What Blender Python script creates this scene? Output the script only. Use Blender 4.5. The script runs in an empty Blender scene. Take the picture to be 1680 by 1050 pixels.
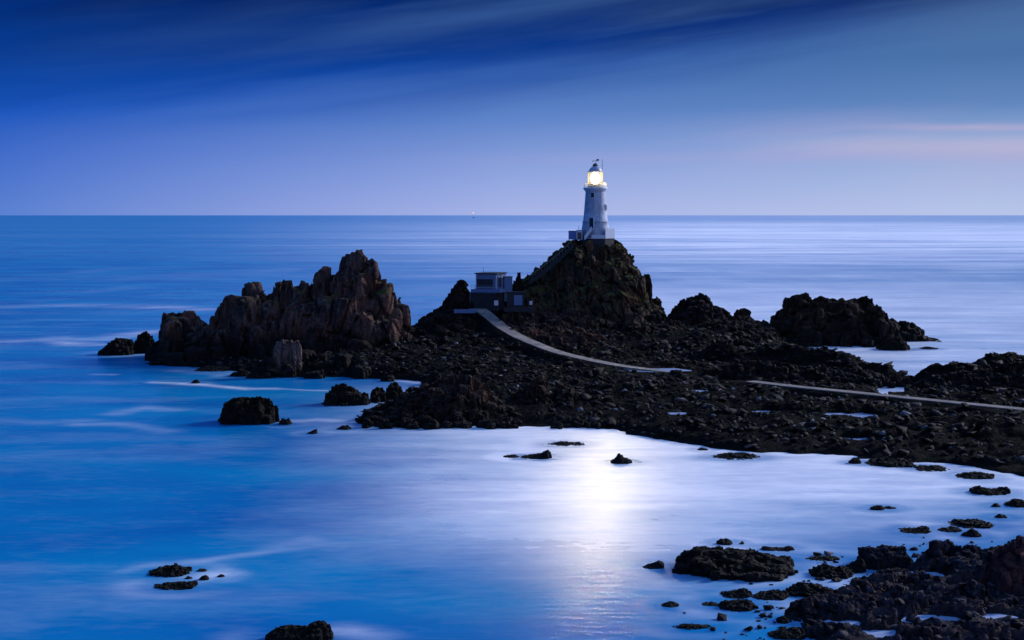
import bpy, bmesh, math, random
import numpy as np
from mathutils import Vector, Matrix
random.seed(7)
scene = bpy.context.scene
C = scene.collection
H = 33.0; F = 2400.0; CX = 840.0; HZ = 352.0           # camera height, focal length in pixels of the photo, its centre and horizon

def at(px, py, z=0.0):
    """point of height z seen at a pixel"""
    Y = F*(H-z)/(py-HZ)
    return np.array([(px-CX)*Y/F, Y, z])
def atY(px, py, Y):
    return np.array([(px-CX)*Y/F, Y, H-(py-HZ)*Y/F])

# ------------------------------------------------------------------ noise (numpy)
def _h(ix, iy, iz, s):
    n = (ix.astype(np.int64)*374761393 + iy.astype(np.int64)*668265263 + iz.astype(np.int64)*2147483647 + s*1274126177) & 0xFFFFFFFF
    n = ((n ^ (n >> 13))*1274126177) & 0xFFFFFFFF
    n = ((n ^ (n >> 16))*2246822519) & 0xFFFFFFFF
    return ((n ^ (n >> 15)) & 0xFFFFFF)/float(0x1000000)
def vnoise(p, s=0):
    f = np.floor(p); t = p-f; t = t*t*(3-2*t)
    ix, iy, iz = f[:,0], f[:,1], f[:,2]
    out = 0
    for a in (0,1):
        wx = t[:,0] if a else 1-t[:,0]
        for b in (0,1):
            wy = t[:,1] if b else 1-t[:,1]
            for c in (0,1):
                wz = t[:,2] if c else 1-t[:,2]
                out = out + wx*wy*wz*_h(ix+a, iy+b, iz+c, s)
    return out
def fbm(p, octs=4, s=0, gain=.5):
    o = 0; a = 1; tot = 0
    for k in range(octs):
        o = o + a*(vnoise(p*(2.03**k)+k*17.3, s+k)*2-1); tot += a; a *= gain
    return o/tot
def ridged(p, octs=4, s=0):
    o = 0; a = 1; tot = 0
    for k in range(octs):
        n = 1-np.abs(vnoise(p*(2.1**k)+k*11.7, s+k)*2-1); o = o + a*n*n; tot += a; a *= .5
    return o/tot
def voronoi(p, s=0):
    f = np.floor(p); N = len(p)
    d1 = np.full(N, 9.); d2 = np.full(N, 9.); cid = np.zeros(N)
    for a in (-1,0,1):
        for b in (-1,0,1):
            for c in (-1,0,1):
                ix, iy, iz = f[:,0]+a, f[:,1]+b, f[:,2]+c
                q = np.stack([ix+_h(ix,iy,iz,s+1), iy+_h(ix,iy,iz,s+2), iz+_h(ix,iy,iz,s+3)], 1)
                d = np.sqrt(((q-p)**2).sum(1)); m = d < d1
                d2 = np.where(m, d1, np.minimum(d2, d))
                cid = np.where(m, _h(ix,iy,iz,s+4), cid); d1 = np.where(m, d, d1)
    return d1, d2, cid
def sstep(a, b, x):
    t = np.clip((x-a)/(b-a), 0, 1); return t*t*(3-2*t)
def seg_dist(px, py, poly, closed=False):
    """distance of points to a polyline"""
    d = np.full(px.shape, 1e9); n = len(poly)
    for i in range(n if closed else n-1):
        ax, ay = poly[i][:2]; bx, by = poly[(i+1) % n][:2]
        vx, vy = bx-ax, by-ay; L = vx*vx+vy*vy+1e-9
        t = np.clip(((px-ax)*vx+(py-ay)*vy)/L, 0, 1)
        d = np.minimum(d, np.hypot(px-ax-t*vx, py-ay-t*vy))
    return d
def inside(px, py, poly):
    r = np.zeros(px.shape, bool); n = len(poly)
    for i in range(n):
        ax, ay = poly[i][:2]; bx, by = poly[(i+1) % n][:2]
        c = ((ay > py) != (by > py)) & (px < (bx-ax)*(py-ay)/(by-ay+1e-12)+ax)
        r ^= c
    return r

# ------------------------------------------------------------------ materials
class NT:
    def __init__(s, name):
        s.m = bpy.data.materials.new(name); s.m.use_nodes = True
        s.t = s.m.node_tree; s.b = s.t.nodes['Principled BSDF']
    def n(s, k, **kw):
        o = s.t.nodes.new(k)
        for a, v in kw.items(): setattr(o, a, v)
        return o
    def l(s, a, b): s.t.links.new(a, b)
    def noise(s, vec, scale, detail=6, rough=.6):
        o = s.n('ShaderNodeTexNoise'); o.inputs['Scale'].default_value = scale
        o.inputs['Detail'].default_value = detail; o.inputs['Roughness'].default_value = rough
        s.l(vec, o.inputs['Vector']); return o.outputs['Fac']
    def ramp(s, fac, pts):
        o = s.n('ShaderNodeValToRGB'); e = o.color_ramp.elements
        while len(e) < len(pts): e.new(.5)
        for i, (p, c) in enumerate(pts):
            e[i].position = p; e[i].color = (c[0],c[1],c[2],1) if isinstance(c, tuple) else (c,c,c,1)
        s.l(fac, o.inputs[0]); return o.outputs[0]
    def math(s, op, a, b=None, c=None, clamp=False):
        o = s.n('ShaderNodeMath', operation=op); o.use_clamp = clamp
        for i, v in enumerate((a, b, c)):
            if v is None: continue
            if isinstance(v, (int, float)): o.inputs[i].default_value = v
            else: s.l(v, o.inputs[i])
        return o.outputs[0]
    def mix(s, fac, a, b, bt='MIX'):
        o = s.n('ShaderNodeMix', data_type='RGBA', blend_type=bt)
        for i, v in ((0, fac), (6, a), (7, b)):
            if isinstance(v, (int, float)): o.inputs[i].default_value = v
            elif isinstance(v, tuple): o.inputs[i].default_value = (*v, 1)
            else: s.l(v, o.inputs[i])
        return o.outputs[2]
    def bump(s, h, dist, strength=1.0, nrm=None):
        o = s.n('ShaderNodeBump'); o.inputs['Distance'].default_value = dist; o.inputs['Strength'].default_value = strength
        s.l(h, o.inputs['Height'])
        if nrm: s.l(nrm, o.inputs['Normal'])
        return o.outputs[0]
    def set(s, **kw):
        for k, v in kw.items():
            i = s.b.inputs[k.replace('_', ' ')]
            if isinstance(v, tuple): i.default_value = (*v, 1)
            elif isinstance(v, (int, float)): i.default_value = v
            else: s.l(v, i)

def rock_mat(name, dark, mid, warm, moss=True, tide=6.0, scale=1.0, pale=.0, mossy=0., spec=.13):
    t = NT(name); g = t.n('ShaderNodeNewGeometry'); P = g.outputs['Position']
    sep = t.n('ShaderNodeSeparateXYZ'); t.l(P, sep.inputs[0])
    sn = t.n('ShaderNodeSeparateXYZ'); t.l(g.outputs['Normal'], sn.inputs[0])
    mp = t.n('ShaderNodeMapping'); mp.inputs['Scale'].default_value = (1, 1, .35); t.l(P, mp.inputs[0])
    n1 = t.noise(P, .16*scale, 5); n2 = t.noise(mp.outputs[0], .9*scale, 8, .7); n3 = t.noise(P, 4*scale, 8, .75)
    c = t.mix(t.ramp(n2, [(.41, 0.), (.60, 1.)]), dark, mid)
    c = t.mix(t.ramp(n1, [(.45, 0.), (.62, 1.)]), c, warm)
    if pale: c = t.mix(t.ramp(n3, [(.56, 0.), (.72, pale)]), c, (.16, .16, .17))
    c = t.mix(1.0, c, t.ramp(n3, [(.3, .2), (.68, 1.7)]), 'MULTIPLY')
    # tide stain: dark weed and wet rock below the high-water mark
    hz = t.math('ADD', sep.outputs[2], t.math('MULTIPLY', t.math('SUBTRACT', n2, .5), 5.0))
    f = t.n('ShaderNodeMapRange'); f.inputs[1].default_value = tide-1.5; f.inputs[2].default_value = tide+1.8; t.l(hz, f.inputs[0])
    c = t.mix(f.outputs[0], t.mix(n3, (.003, .0035, .004), (.020, .021, .018)), c)
    if moss:
        m = t.math('MULTIPLY', t.ramp(sn.outputs[2], [(.35-mossy, 0.), (.75-mossy*1.5, 1.)]), t.ramp(t.noise(P, .28*scale, 4), [(.48-mossy*.5, 0.), (.58-mossy*.5, 1.)]))
        mr = t.n('ShaderNodeMapRange'); mr.inputs[1].default_value = tide+1; mr.inputs[2].default_value = tide+6; t.l(sep.outputs[2], mr.inputs[0])
        m = t.math('MULTIPLY', m, mr.outputs[0])
        c = t.mix(m, c, t.mix(n3, (.03, .036, .008), (.11, .12, .025)))
    t.set(Base_Color=c)
    t.l(t.ramp(f.outputs[0], [(0, .72), (1, .95)]), t.b.inputs['Roughness'])
    t.b.inputs['Specular IOR Level'].default_value = spec
    v = t.n('ShaderNodeTexVoronoi', feature='DISTANCE_TO_EDGE'); v.inputs['Scale'].default_value = .8*scale
    w = t.n('ShaderNodeVectorMath', operation='ADD'); nn = t.n('ShaderNodeTexNoise'); nn.inputs['Scale'].default_value = .7*scale
    t.l(P, nn.inputs['Vector']); t.l(mp.outputs[0], w.inputs[0]); t.l(nn.outputs['Color'], w.inputs[1]); t.l(w.outputs[0], v.inputs['Vector'])
    cr = t.ramp(v.outputs['Distance'], [(0, 0.), (.07, 1.)])
    b = t.bump(cr, .5/scale, .9); b = t.bump(n2, 1.9/scale, .8, b); b = t.bump(n3, .4/scale, .9, b)
    t.l(b, t.b.inputs['Normal'])
    return t.m
M = {}
M['crag'] = rock_mat('granite', (.016,.012,.014), (.15,.106,.098), (.15,.074,.058))
M['crag_moss'] = rock_mat('mossy_granite', (.014,.012,.011), (.11,.082,.062), (.11,.060,.040), tide=6.5, mossy=.12)
M['crag_dark'] = rock_mat('dark_granite', (.004,.004,.005), (.026,.022,.022), (.036,.021,.016), moss=False, tide=4)
M['crag_brown'] = rock_mat('brown_granite', (.008,.007,.007), (.075,.056,.045), (.10,.048,.033), moss=False, tide=2.5)
M['stack'] = rock_mat('pale_granite', (.08,.06,.055), (.23,.17,.155), (.20,.12,.10), moss=False, tide=2.2)
M['sea_rock'] = rock_mat('weedy_rock', (.006,.006,.005), (.018,.018,.012), (.022,.016,.010), moss=False, tide=1.5, scale=1.6)
M['near_rock'] = rock_mat('near_rock', (.008,.0075,.012), (.09,.075,.105), (.095,.058,.068), moss=False, tide=.8, scale=1.8, pale=.25)
M['red_rock'] = rock_mat('red_rock', (.016,.010,.014), (.13,.066,.075), (.15,.060,.058), moss=False, tide=.5, scale=1.8)
M['ground'] = rock_mat('foreshore', (.0012,.0015,.0020), (.008,.009,.012), (.006,.009,.005), moss=False, tide=.2, spec=.03, scale=1.3, pale=.4)

def simple(name, col, rough=.7, metal=0, bumps=.02, var=.25, scale=2.0, emit=None, es=0):
    t = NT(name); g = t.n('ShaderNodeTexCoord'); n = t.noise(g.outputs['Object'], scale, 6, .65)
    lo = tuple(x*(1-var) for x in col); hi = tuple(min(1, x*(1+var)) for x in col)
    t.set(Base_Color=t.mix(n, lo, hi), Roughness=rough, Metallic=metal)
    t.l(t.bump(n, bumps), t.b.inputs['Normal'])
    if emit: t.set(Emission_Color=emit, Emission_Strength=es)
    return t.m
def path_mat():
    t = NT('causeway_concrete'); g = t.n('ShaderNodeNewGeometry'); P = g.outputs['Position']
    a = t.noise(P, .25, 6, .7); b = t.noise(P, 2.5, 8, .75); sp = t.n('ShaderNodeSeparateXYZ'); t.l(P, sp.inputs[0])
    w = t.math('ADD', t.math('MULTIPLY', sp.outputs[0], .5), t.math('MULTIPLY', sp.outputs[1], -.35))
    j = t.math('PINGPONG', w, .9); jn = t.ramp(j, [(.0,.45),(.05,1.)])
    c = t.mix(t.ramp(a, [(.35,0.),(.65,1.)]), (.075,.07,.07), (.23,.20,.175))
    c = t.mix(1.0, c, t.ramp(b, [(.3,.55),(.65,1.15)]), 'MULTIPLY'); c = t.mix(1.0, c, jn, 'MULTIPLY')
    t.set(Base_Color=c, Roughness=.8); t.l(t.bump(b, .05), t.b.inputs['Normal']); return t.m
M['path'] = path_mat()
M['wallpaint'] = simple('painted_render', (.46,.54,.66), .7, var=.12)
M['dark'] = simple('dark_opening', (.015,.015,.02), .3)
M['building'] = simple('faded_render', (.085,.155,.31), .7, var=.15)
M['concrete_dark'] = simple('weathered_concrete', (.014,.018,.027), .85, var=.3)
M['whiteboard'] = simple('white_board', (.5,.5,.62), .5, var=.05)
M['metal'] = simple('dark_metal', (.06,.06,.07), .5, .5)
M['rail'] = simple('galvanised_rail', (.16,.16,.18), .5, .3)
M['blue'] = simple('blue_paint', (.06,.14,.42), .5, var=.1)
M['domewhite'] = simple('dome_paint', (.34,.36,.44), .5, var=.1)
M['lamp'] = simple('lamp_optic', (.9,.85,.7), .5, emit=(1,.80,.48), es=16)
M['lantern_lit'] = simple('lantern_frame', (.7,.65,.5), .5, var=.05)
M['shiplamp'] = simple('ship_lamp', (.9,.7,.4), .5, emit=(1,.5,.15), es=1.6)
def tower_mat():
    t = NT('white_granite'); g = t.n('ShaderNodeTexCoord'); sep = t.n('ShaderNodeSeparateXYZ'); t.l(g.outputs['Object'], sep.inputs[0])
    ang = t.math('MULTIPLY', t.math('ARCTAN2', sep.outputs[1], sep.outputs[0]), 3.0)
    cb = t.n('ShaderNodeCombineXYZ'); t.l(ang, cb.inputs[0]); t.l(sep.outputs[2], cb.inputs[1])
    br = t.n('ShaderNodeTexBrick'); br.inputs['Scale'].default_value = 1.0
    for k, v in (('Mortar Size', .02), ('Brick Width', 1.1), ('Row Height', .5)): br.inputs[k].default_value = v
    br.inputs['Color1'].default_value = (.42,.50,.64,1); br.inputs['Color2'].default_value = (.34,.41,.54,1); br.inputs['Mortar'].default_value = (.20,.24,.33,1)
    t.l(cb.outputs[0], br.inputs['Vector'])
    mp = t.n('ShaderNodeMapping'); mp.inputs['Scale'].default_value = (1,1,.2); t.l(g.outputs['Object'], mp.inputs[0])
    st = t.noise(mp.outputs[0], 1.3, 6, .7)
    t.set(Base_Color=t.mix(1.0, br.outputs['Color'], t.ramp(st, [(.3, .6), (.6, 1.)]), 'MULTIPLY'), Roughness=.75)
    t.l(t.bump(br.outputs['Fac'], -.02), t.b.inputs['Normal'])
    return t.m
M['tower'] = tower_mat()
def glass_mat():
    t = NT('lantern_glass'); tr = t.n('ShaderNodeBsdfTransparent'); gl = t.n('ShaderNodeBsdfGlossy'); gl.inputs['Roughness'].default_value = .05
    mx = t.n('ShaderNodeMixShader'); mx.inputs[0].default_value = .06; tr.inputs[0].default_value = (1,.94,.78,1)
    t.l(tr.outputs[0], mx.inputs[1]); t.l(gl.outputs[0], mx.inputs[2]); t.l(mx.outputs[0], t.t.nodes['Material Output'].inputs[0])
    return t.m
M['glass'] = glass_mat()

# ------------------------------------------------------------------ object helpers
def link_mesh(name, me, mat, parent=None, smooth=False):
    o = bpy.data.objects.new(name, me); C.objects.link(o)
    if mat: me.materials.append(mat)
    if smooth: me.polygons.foreach_set('use_smooth', np.ones(len(me.polygons), bool))
    if parent: o.parent = parent
    return o
def tag(o, label=None, cat=None, group=None, kind=None):
    if label: o['label'] = label
    if cat: o['category'] = cat
    if group: o['group'] = group
    if kind: o['kind'] = kind
    return o
def empty(name, loc, rz=0):
    o = bpy.data.objects.new(name, None); C.objects.link(o); o.location = loc; o.rotation_euler = (0,0,rz); o.empty_display_size = .5
    return o
def grid_mesh(name, xs, ys, Z):
    nx, ny = len(xs), len(ys)
    X, Y = np.meshgrid(xs, ys)
    v = np.stack([X.ravel(), Y.ravel(), Z.ravel()], 1).astype(np.float32)
    i = np.arange(nx*ny).reshape(ny, nx)
    q = np.stack([i[:-1,:-1], i[:-1,1:], i[1:,1:], i[1:,:-1]], -1).reshape(-1, 4)
    return np_mesh(name, v, q)
def np_mesh(name, v, q):
    me = bpy.data.meshes.new(name); k = q.shape[1]
    me.vertices.add(len(v)); me.vertices.foreach_set('co', v.astype(np.float32).ravel())
    me.loops.add(len(q)*k); me.loops.foreach_set('vertex_index', q.ravel().astype(np.int32))
    me.polygons.add(len(q)); me.polygons.foreach_set('loop_start', np.arange(0, len(q)*k, k, dtype=np.int32))
    me.update(calc_edges=True); me.validate()
    return me
def hull(bm, pts):
    vs = [bm.verts.new(p) for p in pts]
    r = bmesh.ops.convex_hull(bm, input=vs)
    junk = [e for e in r['geom_interior'] if isinstance(e, bmesh.types.BMVert)]
    if junk: bmesh.ops.delete(bm, geom=list(set(junk)), context='VERTS')
def block(bm, x, y, r, z0, z1, lean=(0,0), taper=.7, sharp=.25):
    pts = []; hgt = z1-z0; a0 = random.random()*6.28; n = random.randint(5, 7); el = random.uniform(.75, 1.3)
    tz = random.uniform(-1, 1)*sharp; ta = random.random()*6.28
    for z, k in ((0, 1.2), (.5, 1.05), (.88, .62+.38*taper), (1, taper*.86)):
        for i in range(n):
            a = a0+i*6.283/n+random.uniform(-.25,.25); rr = r*k*random.uniform(.82,1.1)
            dz = (tz*math.cos(a-ta)*r-abs(tz)*r if z == 1 else random.uniform(-.05,.05)*hgt if z else 0)
            pts.append((x+rr*math.cos(a)*el+lean[0]*hgt*z, y+rr*math.sin(a)/el+lean[1]*hgt*z, z0+hgt*z+dz))
    hull(bm, pts)
def solidify_rock(name, bm, voxel, origin, mat, b1=3.0, a1=.5, b2=1.0, a2=.18, fine=.12, seed=0, vs=.45, tilt=(0,0), groove=0, crk=.9):
    """merge the blocks into one skin, then break it up into joints, ledges and cracks"""
    me = bpy.data.meshes.new('tmp'); bm.to_mesh(me); bm.free()
    o = bpy.data.objects.new('tmp', me); C.objects.link(o)
    md = o.modifiers.new('r', 'REMESH'); md.mode = 'VOXEL'; md.voxel_size = voxel; md.adaptivity = 0
    dg = bpy.context.evaluated_depsgraph_get(); ev = o.evaluated_get(dg)
    m2 = bpy.data.meshes.new_from_object(ev); bpy.data.objects.remove(o); bpy.data.meshes.remove(me)
    N = len(m2.vertices); co = np.empty(N*3, np.float32); m2.vertices.foreach_get('co', co); co = co.reshape(-1,3).astype(float)
    no = np.empty(N*3, np.float32); m2.vertices.foreach_get('normal', no); no = no.reshape(-1,3)
    q = co.copy(); q[:,0] += tilt[0]*q[:,2]; q[:,1] += tilt[1]*q[:,2]
    warp = np.stack([fbm(q/b1*.8+5, 2, seed+9), fbm(q/b1*.8+25, 2, seed+8), fbm(q/b1*.8+45, 2, seed+7)], 1)
    s1 = (q/b1+warp*.35)*np.array([1,1,vs]); d1, d2, c1 = voronoi(s1, seed)
    disp = (c1-.55)*a1 - a1*crk*(1-sstep(0, .12, d2-d1))
    s2 = (q/b2+warp*.5)*np.array([1,1,vs*1.3]); e1, e2, c2 = voronoi(s2, seed+40)
    disp += (c2-.5)*a2 - a2*.9*(1-sstep(0, .14, e2-e1))
    disp += fine*fbm(q/b2*1.7, 4, seed+60, .6)
    if groove:
        w = q[:,2]*1.0+q[:,0]*.75+q[:,1]*.3+.5*fbm(q*.5, 3, seed+5)
        disp += groove*(np.abs((w/(.42) % 1)-.5)*2-.5)*(vnoise(q*.6, seed+3))
    co += no*disp[:,None]
    co -= np.array(origin); m2.vertices.foreach_set('co', co.astype(np.float32).ravel()); m2.update()
    m2.name = name
    r = link_mesh(name, m2, mat, smooth=False); r.location = origin
    return r
def worldsil(sil, Y):
    a = np.array([atY(px, py, Y) for px, py in sil]); return a[:,0], a[:,2]

def crag(name, label, sil, Y, front, back, base, mat, sp=2.2, voxel=.35, lean=(0,0), ex=1.6, cat='rock', group=None, seed=0, b1=3.2, a1=.6, shoulder=.35, talus=0, plateau=0, **kw):
    """rocky outcrop: blocks fill its plan, tallest along the ridge at distance Y"""
    random.seed(1000+seed); bm = bmesh.new()
    X, Z = worldsil(sil, Y); x0, x1 = X.min(), X.max()
    x = x0+sp*.4
    # the ridge itself, narrow blocks that follow its outline
    rs = min(sp*.46, 1.45); xx = x0+rs*.6
    while xx < x1-rs*.4:
        zt = min(np.interp(xx-rs*.35, X, Z), np.interp(xx+rs*.35, X, Z), np.interp(xx, X, Z)+.2)
        dy = random.uniform(-.8,.8)*sp*.5; k = (Y+dy)/Y
        zt = H-(H-zt)*k
        if zt > base+.2: block(bm, xx*k, Y+dy, rs*random.uniform(.85,1.15), base-1.5, zt-.1*rs, (0,0), .7, .5)
        xx += rs*.75
    while x < x1:
        zt = np.interp(x, X, Z)
        for side, ext in ((-1, front), (1, back)):
            d = sp*.8
            while d < ext:
                t = max(0, d-plateau)/max(ext-plateau, .1); flat_top = plateau and d < plateau+.5
                hh = (1-t**ex)*(1-shoulder)+shoulder*(1-t**4)
                jx = x+random.uniform(-.5,.5)*sp; yy = Y+side*d+random.uniform(-.3,.3)*sp
                zz = base+(min(np.interp(jx,X,Z), np.interp(jx-sp*.5,X,Z), np.interp(jx+sp*.5,X,Z))-base)*hh*(random.uniform(.965,.99) if flat_top else random.uniform(.72,1.0))
                zz = min(zz, H-(H-zz)*1.0)
                ends = min(jx-x0, x1-jx)/(x1-x0+1e-6)
                if ends < t*.16: d += sp; continue
                block(bm, jx, yy, sp*random.uniform(.55,.9), base-1.5, max(base+.3, zz), (lean[0]+random.uniform(-.03,.03), lean[1]), random.uniform(.7,1.0), .75)
                d += sp*random.uniform(.8,1.1)
        x += sp*random.uniform(.75,1.0)
    for k in range(talus):
        jx = random.uniform(x0, x1); yy = Y-front*random.uniform(.7,1.25); r = sp*random.uniform(.25,.7)
        block(bm, jx, yy, r, base-1.5, base+r*random.uniform(.5,1.4), (0,0), .8)
    return tag(solidify_rock(name, bm, voxel, ((x0+x1)/2, Y, base), mat, b1=b1, a1=a1, seed=seed, **kw), label, cat, group)

FOOT = []   # where rocks meet the water: x, y, radius
def sea_rock(label, x0, x1, ytop, ybot, peaks=None, mat='sea_rock', seed=0, group=None, name='sea_rock', cat='rock', dk=.75, sq=False):
    """a rock standing out of the water; peaks = outline fractions (u, v)"""
    random.seed(5000+seed)
    Yf = F*H/(ybot-HZ); w = (x1-x0)*Yf/F
    flat = (ybot-ytop)
    dmax = flat*Yf*Yf/(F*H)*.75            # the depth its picture height allows
    depth = max(min(w*dk, max(dmax, w*.2)), w*.12)
    Yr = Yf+depth*.5
    cx = ((x0+x1)/2-CX)*Yr/F; hw = w*.5
    ztop = max(H-(ytop-HZ)*Yr/F, .12*w*.3+.2)
    if peaks is None:
        peaks = [(0, .15)]; u = 0
        while u < .85:
            u += random.uniform(.10,.22); peaks.append((min(u,.93), random.uniform(.5,1.0)*min(1, 3.2*u, 3.2*(1-u)+.15)))
        peaks.append((1, .12))
        mx = max(p[1] for p in peaks); peaks = [(a, b/mx) for a, b in peaks]
    us = [p[0] for p in peaks]; vs = [p[1] for p in peaks]
    bm = bmesh.new(); sp = max(w/9, depth/7, .12)
    n = 0
    yy = -depth*.5
    while yy <= depth*.5:
        u = 0.03
        while u < .98:
            t = abs(yy)/(depth*.5+1e-6); e = (2*u-1)
            if e*e+t*t*.8 < 1.05 or sq:
                z = ztop*np.interp(u, us, vs)*(1-.55*t**2.2 if not sq else 1-.15*t)*(1 if t < .35 else random.uniform(.7,1.0))
                block(bm, cx-hw+2*hw*u+random.uniform(-.15,.15)*sp, Yr+yy+random.uniform(-.3,.3)*sp, sp*random.uniform(.6,.85), -.8, max(.05, z), (0,0), random.uniform(.6,.9))
            u += sp*.8/w
        yy += sp*.95
    vox = max(.07, w/75)
    FOOT.append((cx, Yr, hw, depth*.5))
    o = solidify_rock(name, bm, vox, (cx, Yr, 0), M[mat], b1=max(.6, w/5), a1=min(.5, w/28), b2=max(.3, w/14), a2=min(.14, w/80), fine=min(.10, w/110), seed=seed, vs=.7)
    return tag(o, label, cat, group)

# ------------------------------------------------------------------ the foreshore (terrain)
LANDPX = [(236,597),(330,604),(430,612),(500,619),(560,617),(620,620),(690,625),(708,630),(690,641),(645,655),(615,672),(592,690),(600,699),(700,699),
 (840,699),(950,700),(1010,707),(1060,717),(1110,728),(1180,738),(1260,741),(1340,742),(1420,750),(1480,760),(1560,764),(1620,772),(1680,779),(1800,800),(2050,810)]
land = [tuple(at(*p)[:2]) for p in LANDPX] + [(200,250),(150,305)]
land += [tuple(at(*p)[:2]) for p in [(1700,612),(1600,618),(1530,630),(1492,650),(1450,652),(1430,643),(1462,626),(1440,612),(1380,606),(1330,600),(1270,597),(1235,588),(1262,575)]]
land += [(75,372),(60,398),(30,402),(0,400),(-22,388),(-45,372),(-62,352),(-78,338)]
PATHPX = [(782,506,10.2),(792,510,9.9),(800,516,9.2),(812,526,8.0),(828,538,6.8),(850,551,5.6),(880,564,4.6),(915,577,3.7),(960,588,3.0),(1010,598,2.6),(1060,605,2.2),(1092,609,1.9),(1125,614,1.2)]
PATH2PX = [(1180,620,1.5),(1232,625,2.1),(1300,633,2.3),(1400,643,2.3),(1500,653,2.3),(1600,663,2.3),(1680,671,2.3),(1800,684,2.4)]
path1 = [at(*p) for p in PATHPX]; path2 = [at(*p) for p in PATH2PX]
POOLS = [(1388,681,3.0,1.0),(1262,676,1.9,1.0),(1562,680,1.1,1.0),(1105,679,1.6,1.1),(1150,642,1.6,1.3),(1395,720,1.3,.75),(1585,721,1.0,.9),(1004,672,1.4,1.1),(1072,607,3.0,1.9)]
pools = []
for px, py, r, z in POOLS:
    p = at(px, py, z); pools.append((p[0], p[1], r, z))
def path_z(X, Y, path, full=False):
    d = np.full(X.shape, 1e9); z = np.zeros(X.shape); ny = np.zeros(X.shape)
    for i in range(len(path)-1):
        a, b = path[i], path[i+1]; v = b-a; L = v[0]**2+v[1]**2
        t = np.clip(((X-a[0])*v[0]+(Y-a[1])*v[1])/L, 0, 1); dd = np.hypot(X-a[0]-t*v[0], Y-a[1]-t*v[1])
        m = dd < d; d = np.where(m, dd, d); z = np.where(m, a[2]+t*v[2], z); ny = np.where(m, a[1]+t*v[1], ny)
    return (d, z, ny) if full else (d, z)
def mound(X, Y, px, py, zt, w, d, h):
    p = at(px, py, zt); return h*np.exp(-(((X-p[0])/w)**2+((Y-p[1])/d)**2))
def terrain_h(X, Y):
    sh = X.shape; X = X.ravel(); Y = Y.ravel()
    d = seg_dist(X, Y, land, True); ins = inside(X, Y, land); sd = np.where(ins, d, -d)
    P = np.stack([X, Y, np.zeros_like(X)], 1)
    sd = sd+3.0*fbm(P/8, 4, 3)+1.0*fbm(P/1.8, 3, 4)
    h = np.where(sd > 0, 1.15*(1-np.exp(-sd/2.6))+.012*sd, np.maximum(sd*.35, -2.5))
    h = h + mound(X, Y, 955, 520, 8, 30, 24, 4.2) + mound(X, Y, 1180, 545, 5, 30, 20, 2.4) + mound(X, Y, 740, 545, 6, 18, 22, 2.4)
    h = h + mound(X, Y, 600, 575, 4, 20, 16, 1.6) + mound(X, Y, 1500, 700, 1, 40, 10, .4)
    # ridge between the path and the back inlet, and the ridge at the right edge
    r1 = [at(*p)[:2] for p in [(1180,603),(1260,605),(1340,611),(1440,622)]]; r2 = [at(*p)[:2] for p in [(1540,632),(1620,628),(1700,624),(1850,640)]]
    for r, hh, ww in ((r1, 3.3, 5), (r2, 3.6, 6.5)):
        dr = seg_dist(X, Y, r); n = vnoise(P/5, 8)
        h = h+hh*np.exp(-(dr/ww)**2)*(.55+.75*n)
    bp = at(815, 506, 9.6); db = np.hypot((X-bp[0])/1.25, Y-bp[1]-4); h = np.maximum(h, 9.5-np.maximum(db-9, 0)*.62)
    k = np.clip(h/1.2, 0, 1)
    rough = .9*(ridged(P/9, 4, 11)-.45)*2.2+1.7*(ridged((P+2*np.stack([fbm(P/3,2,14),fbm(P/3,2,15),0*X],1))/np.array([3.4,2.4,1]), 5, 12)-.45)
    _, _, c = voronoi(P/np.array([2.2,2.2,1])+fbm(P/2, 2, 9)[:,None]*.3, 21); rough += (c-.5)*.8
    _, _, c = voronoi(P/.8, 22); rough += (c-.5)*.35
    h = h+rough*k*.62+(.30*fbm(P/1.5, 3, 61)+.25*fbm(P/5, 2, 62))*np.exp(-(sd/4.5)**2)
    for path, w in ((path1, 2.4), (path2, 1.9)):
        dp, z, ny = path_z(X, Y, path, True); lim = (dp < 12) & (Y < ny); h = np.where(lim, np.minimum(h, z-.35-.03*dp+.3*np.maximum(dp-9, 0)), h); m = 1-sstep(w*.75, w*2.0, dp); h = h*(1-m)+(z-.18)*m
    for x, y, r, z in pools:
        e = np.hypot((X-x)/2.2, Y-y)/r+.9*fbm(P/1.6, 3, 31); m = 1-sstep(.7, 1.15, e)
        h = h*(1-m)+(z-.22+.30*fbm(P/1.1, 3, 33))*m
        front = np.exp(-(((X-x)/(r*2.2))**2+((Y-y+r*2.2)/(r*1.8))**2)); h = np.where(h > z, z+(h-z)*(1-.75*front), h)
    return h.reshape(sh)
xs = np.arange(-85, 150, .5); ys = np.arange(180, 408, .42)
X, Y = np.meshgrid(xs, ys); Z = terrain_h(X, Y)
me = grid_mesh('foreshore', xs, ys, Z)
# rubble sticks out sideways too
N = len(me.vertices); co = np.empty(N*3, np.float32); me.vertices.foreach_get('co', co); co = co.reshape(-1,3).astype(float)
dpa = np.minimum(path_z(co[:,0], co[:,1], path1)[0], path_z(co[:,0], co[:,1], path2)[0]); k = sstep(2, 3.5, dpa)*np.clip(co[:,2], 0, 1)
co[:,0] += .22*k*fbm(co*1.1, 2, 71); co[:,1] += .22*k*fbm(co*1.1, 2, 72)
me.vertices.foreach_set('co', co.astype(np.float32).ravel()); me.update()
tag(link_mesh('foreshore', me, M['ground'], smooth=True), kind='structure')
def ground_z(x, y):
    i = int(round((y-ys[0])/.42)); j = int(round((x-xs[0])/.5))
    if 0 <= i < len(ys) and 0 <= j < len(xs): return Z[i, j]
    return -9

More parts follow.
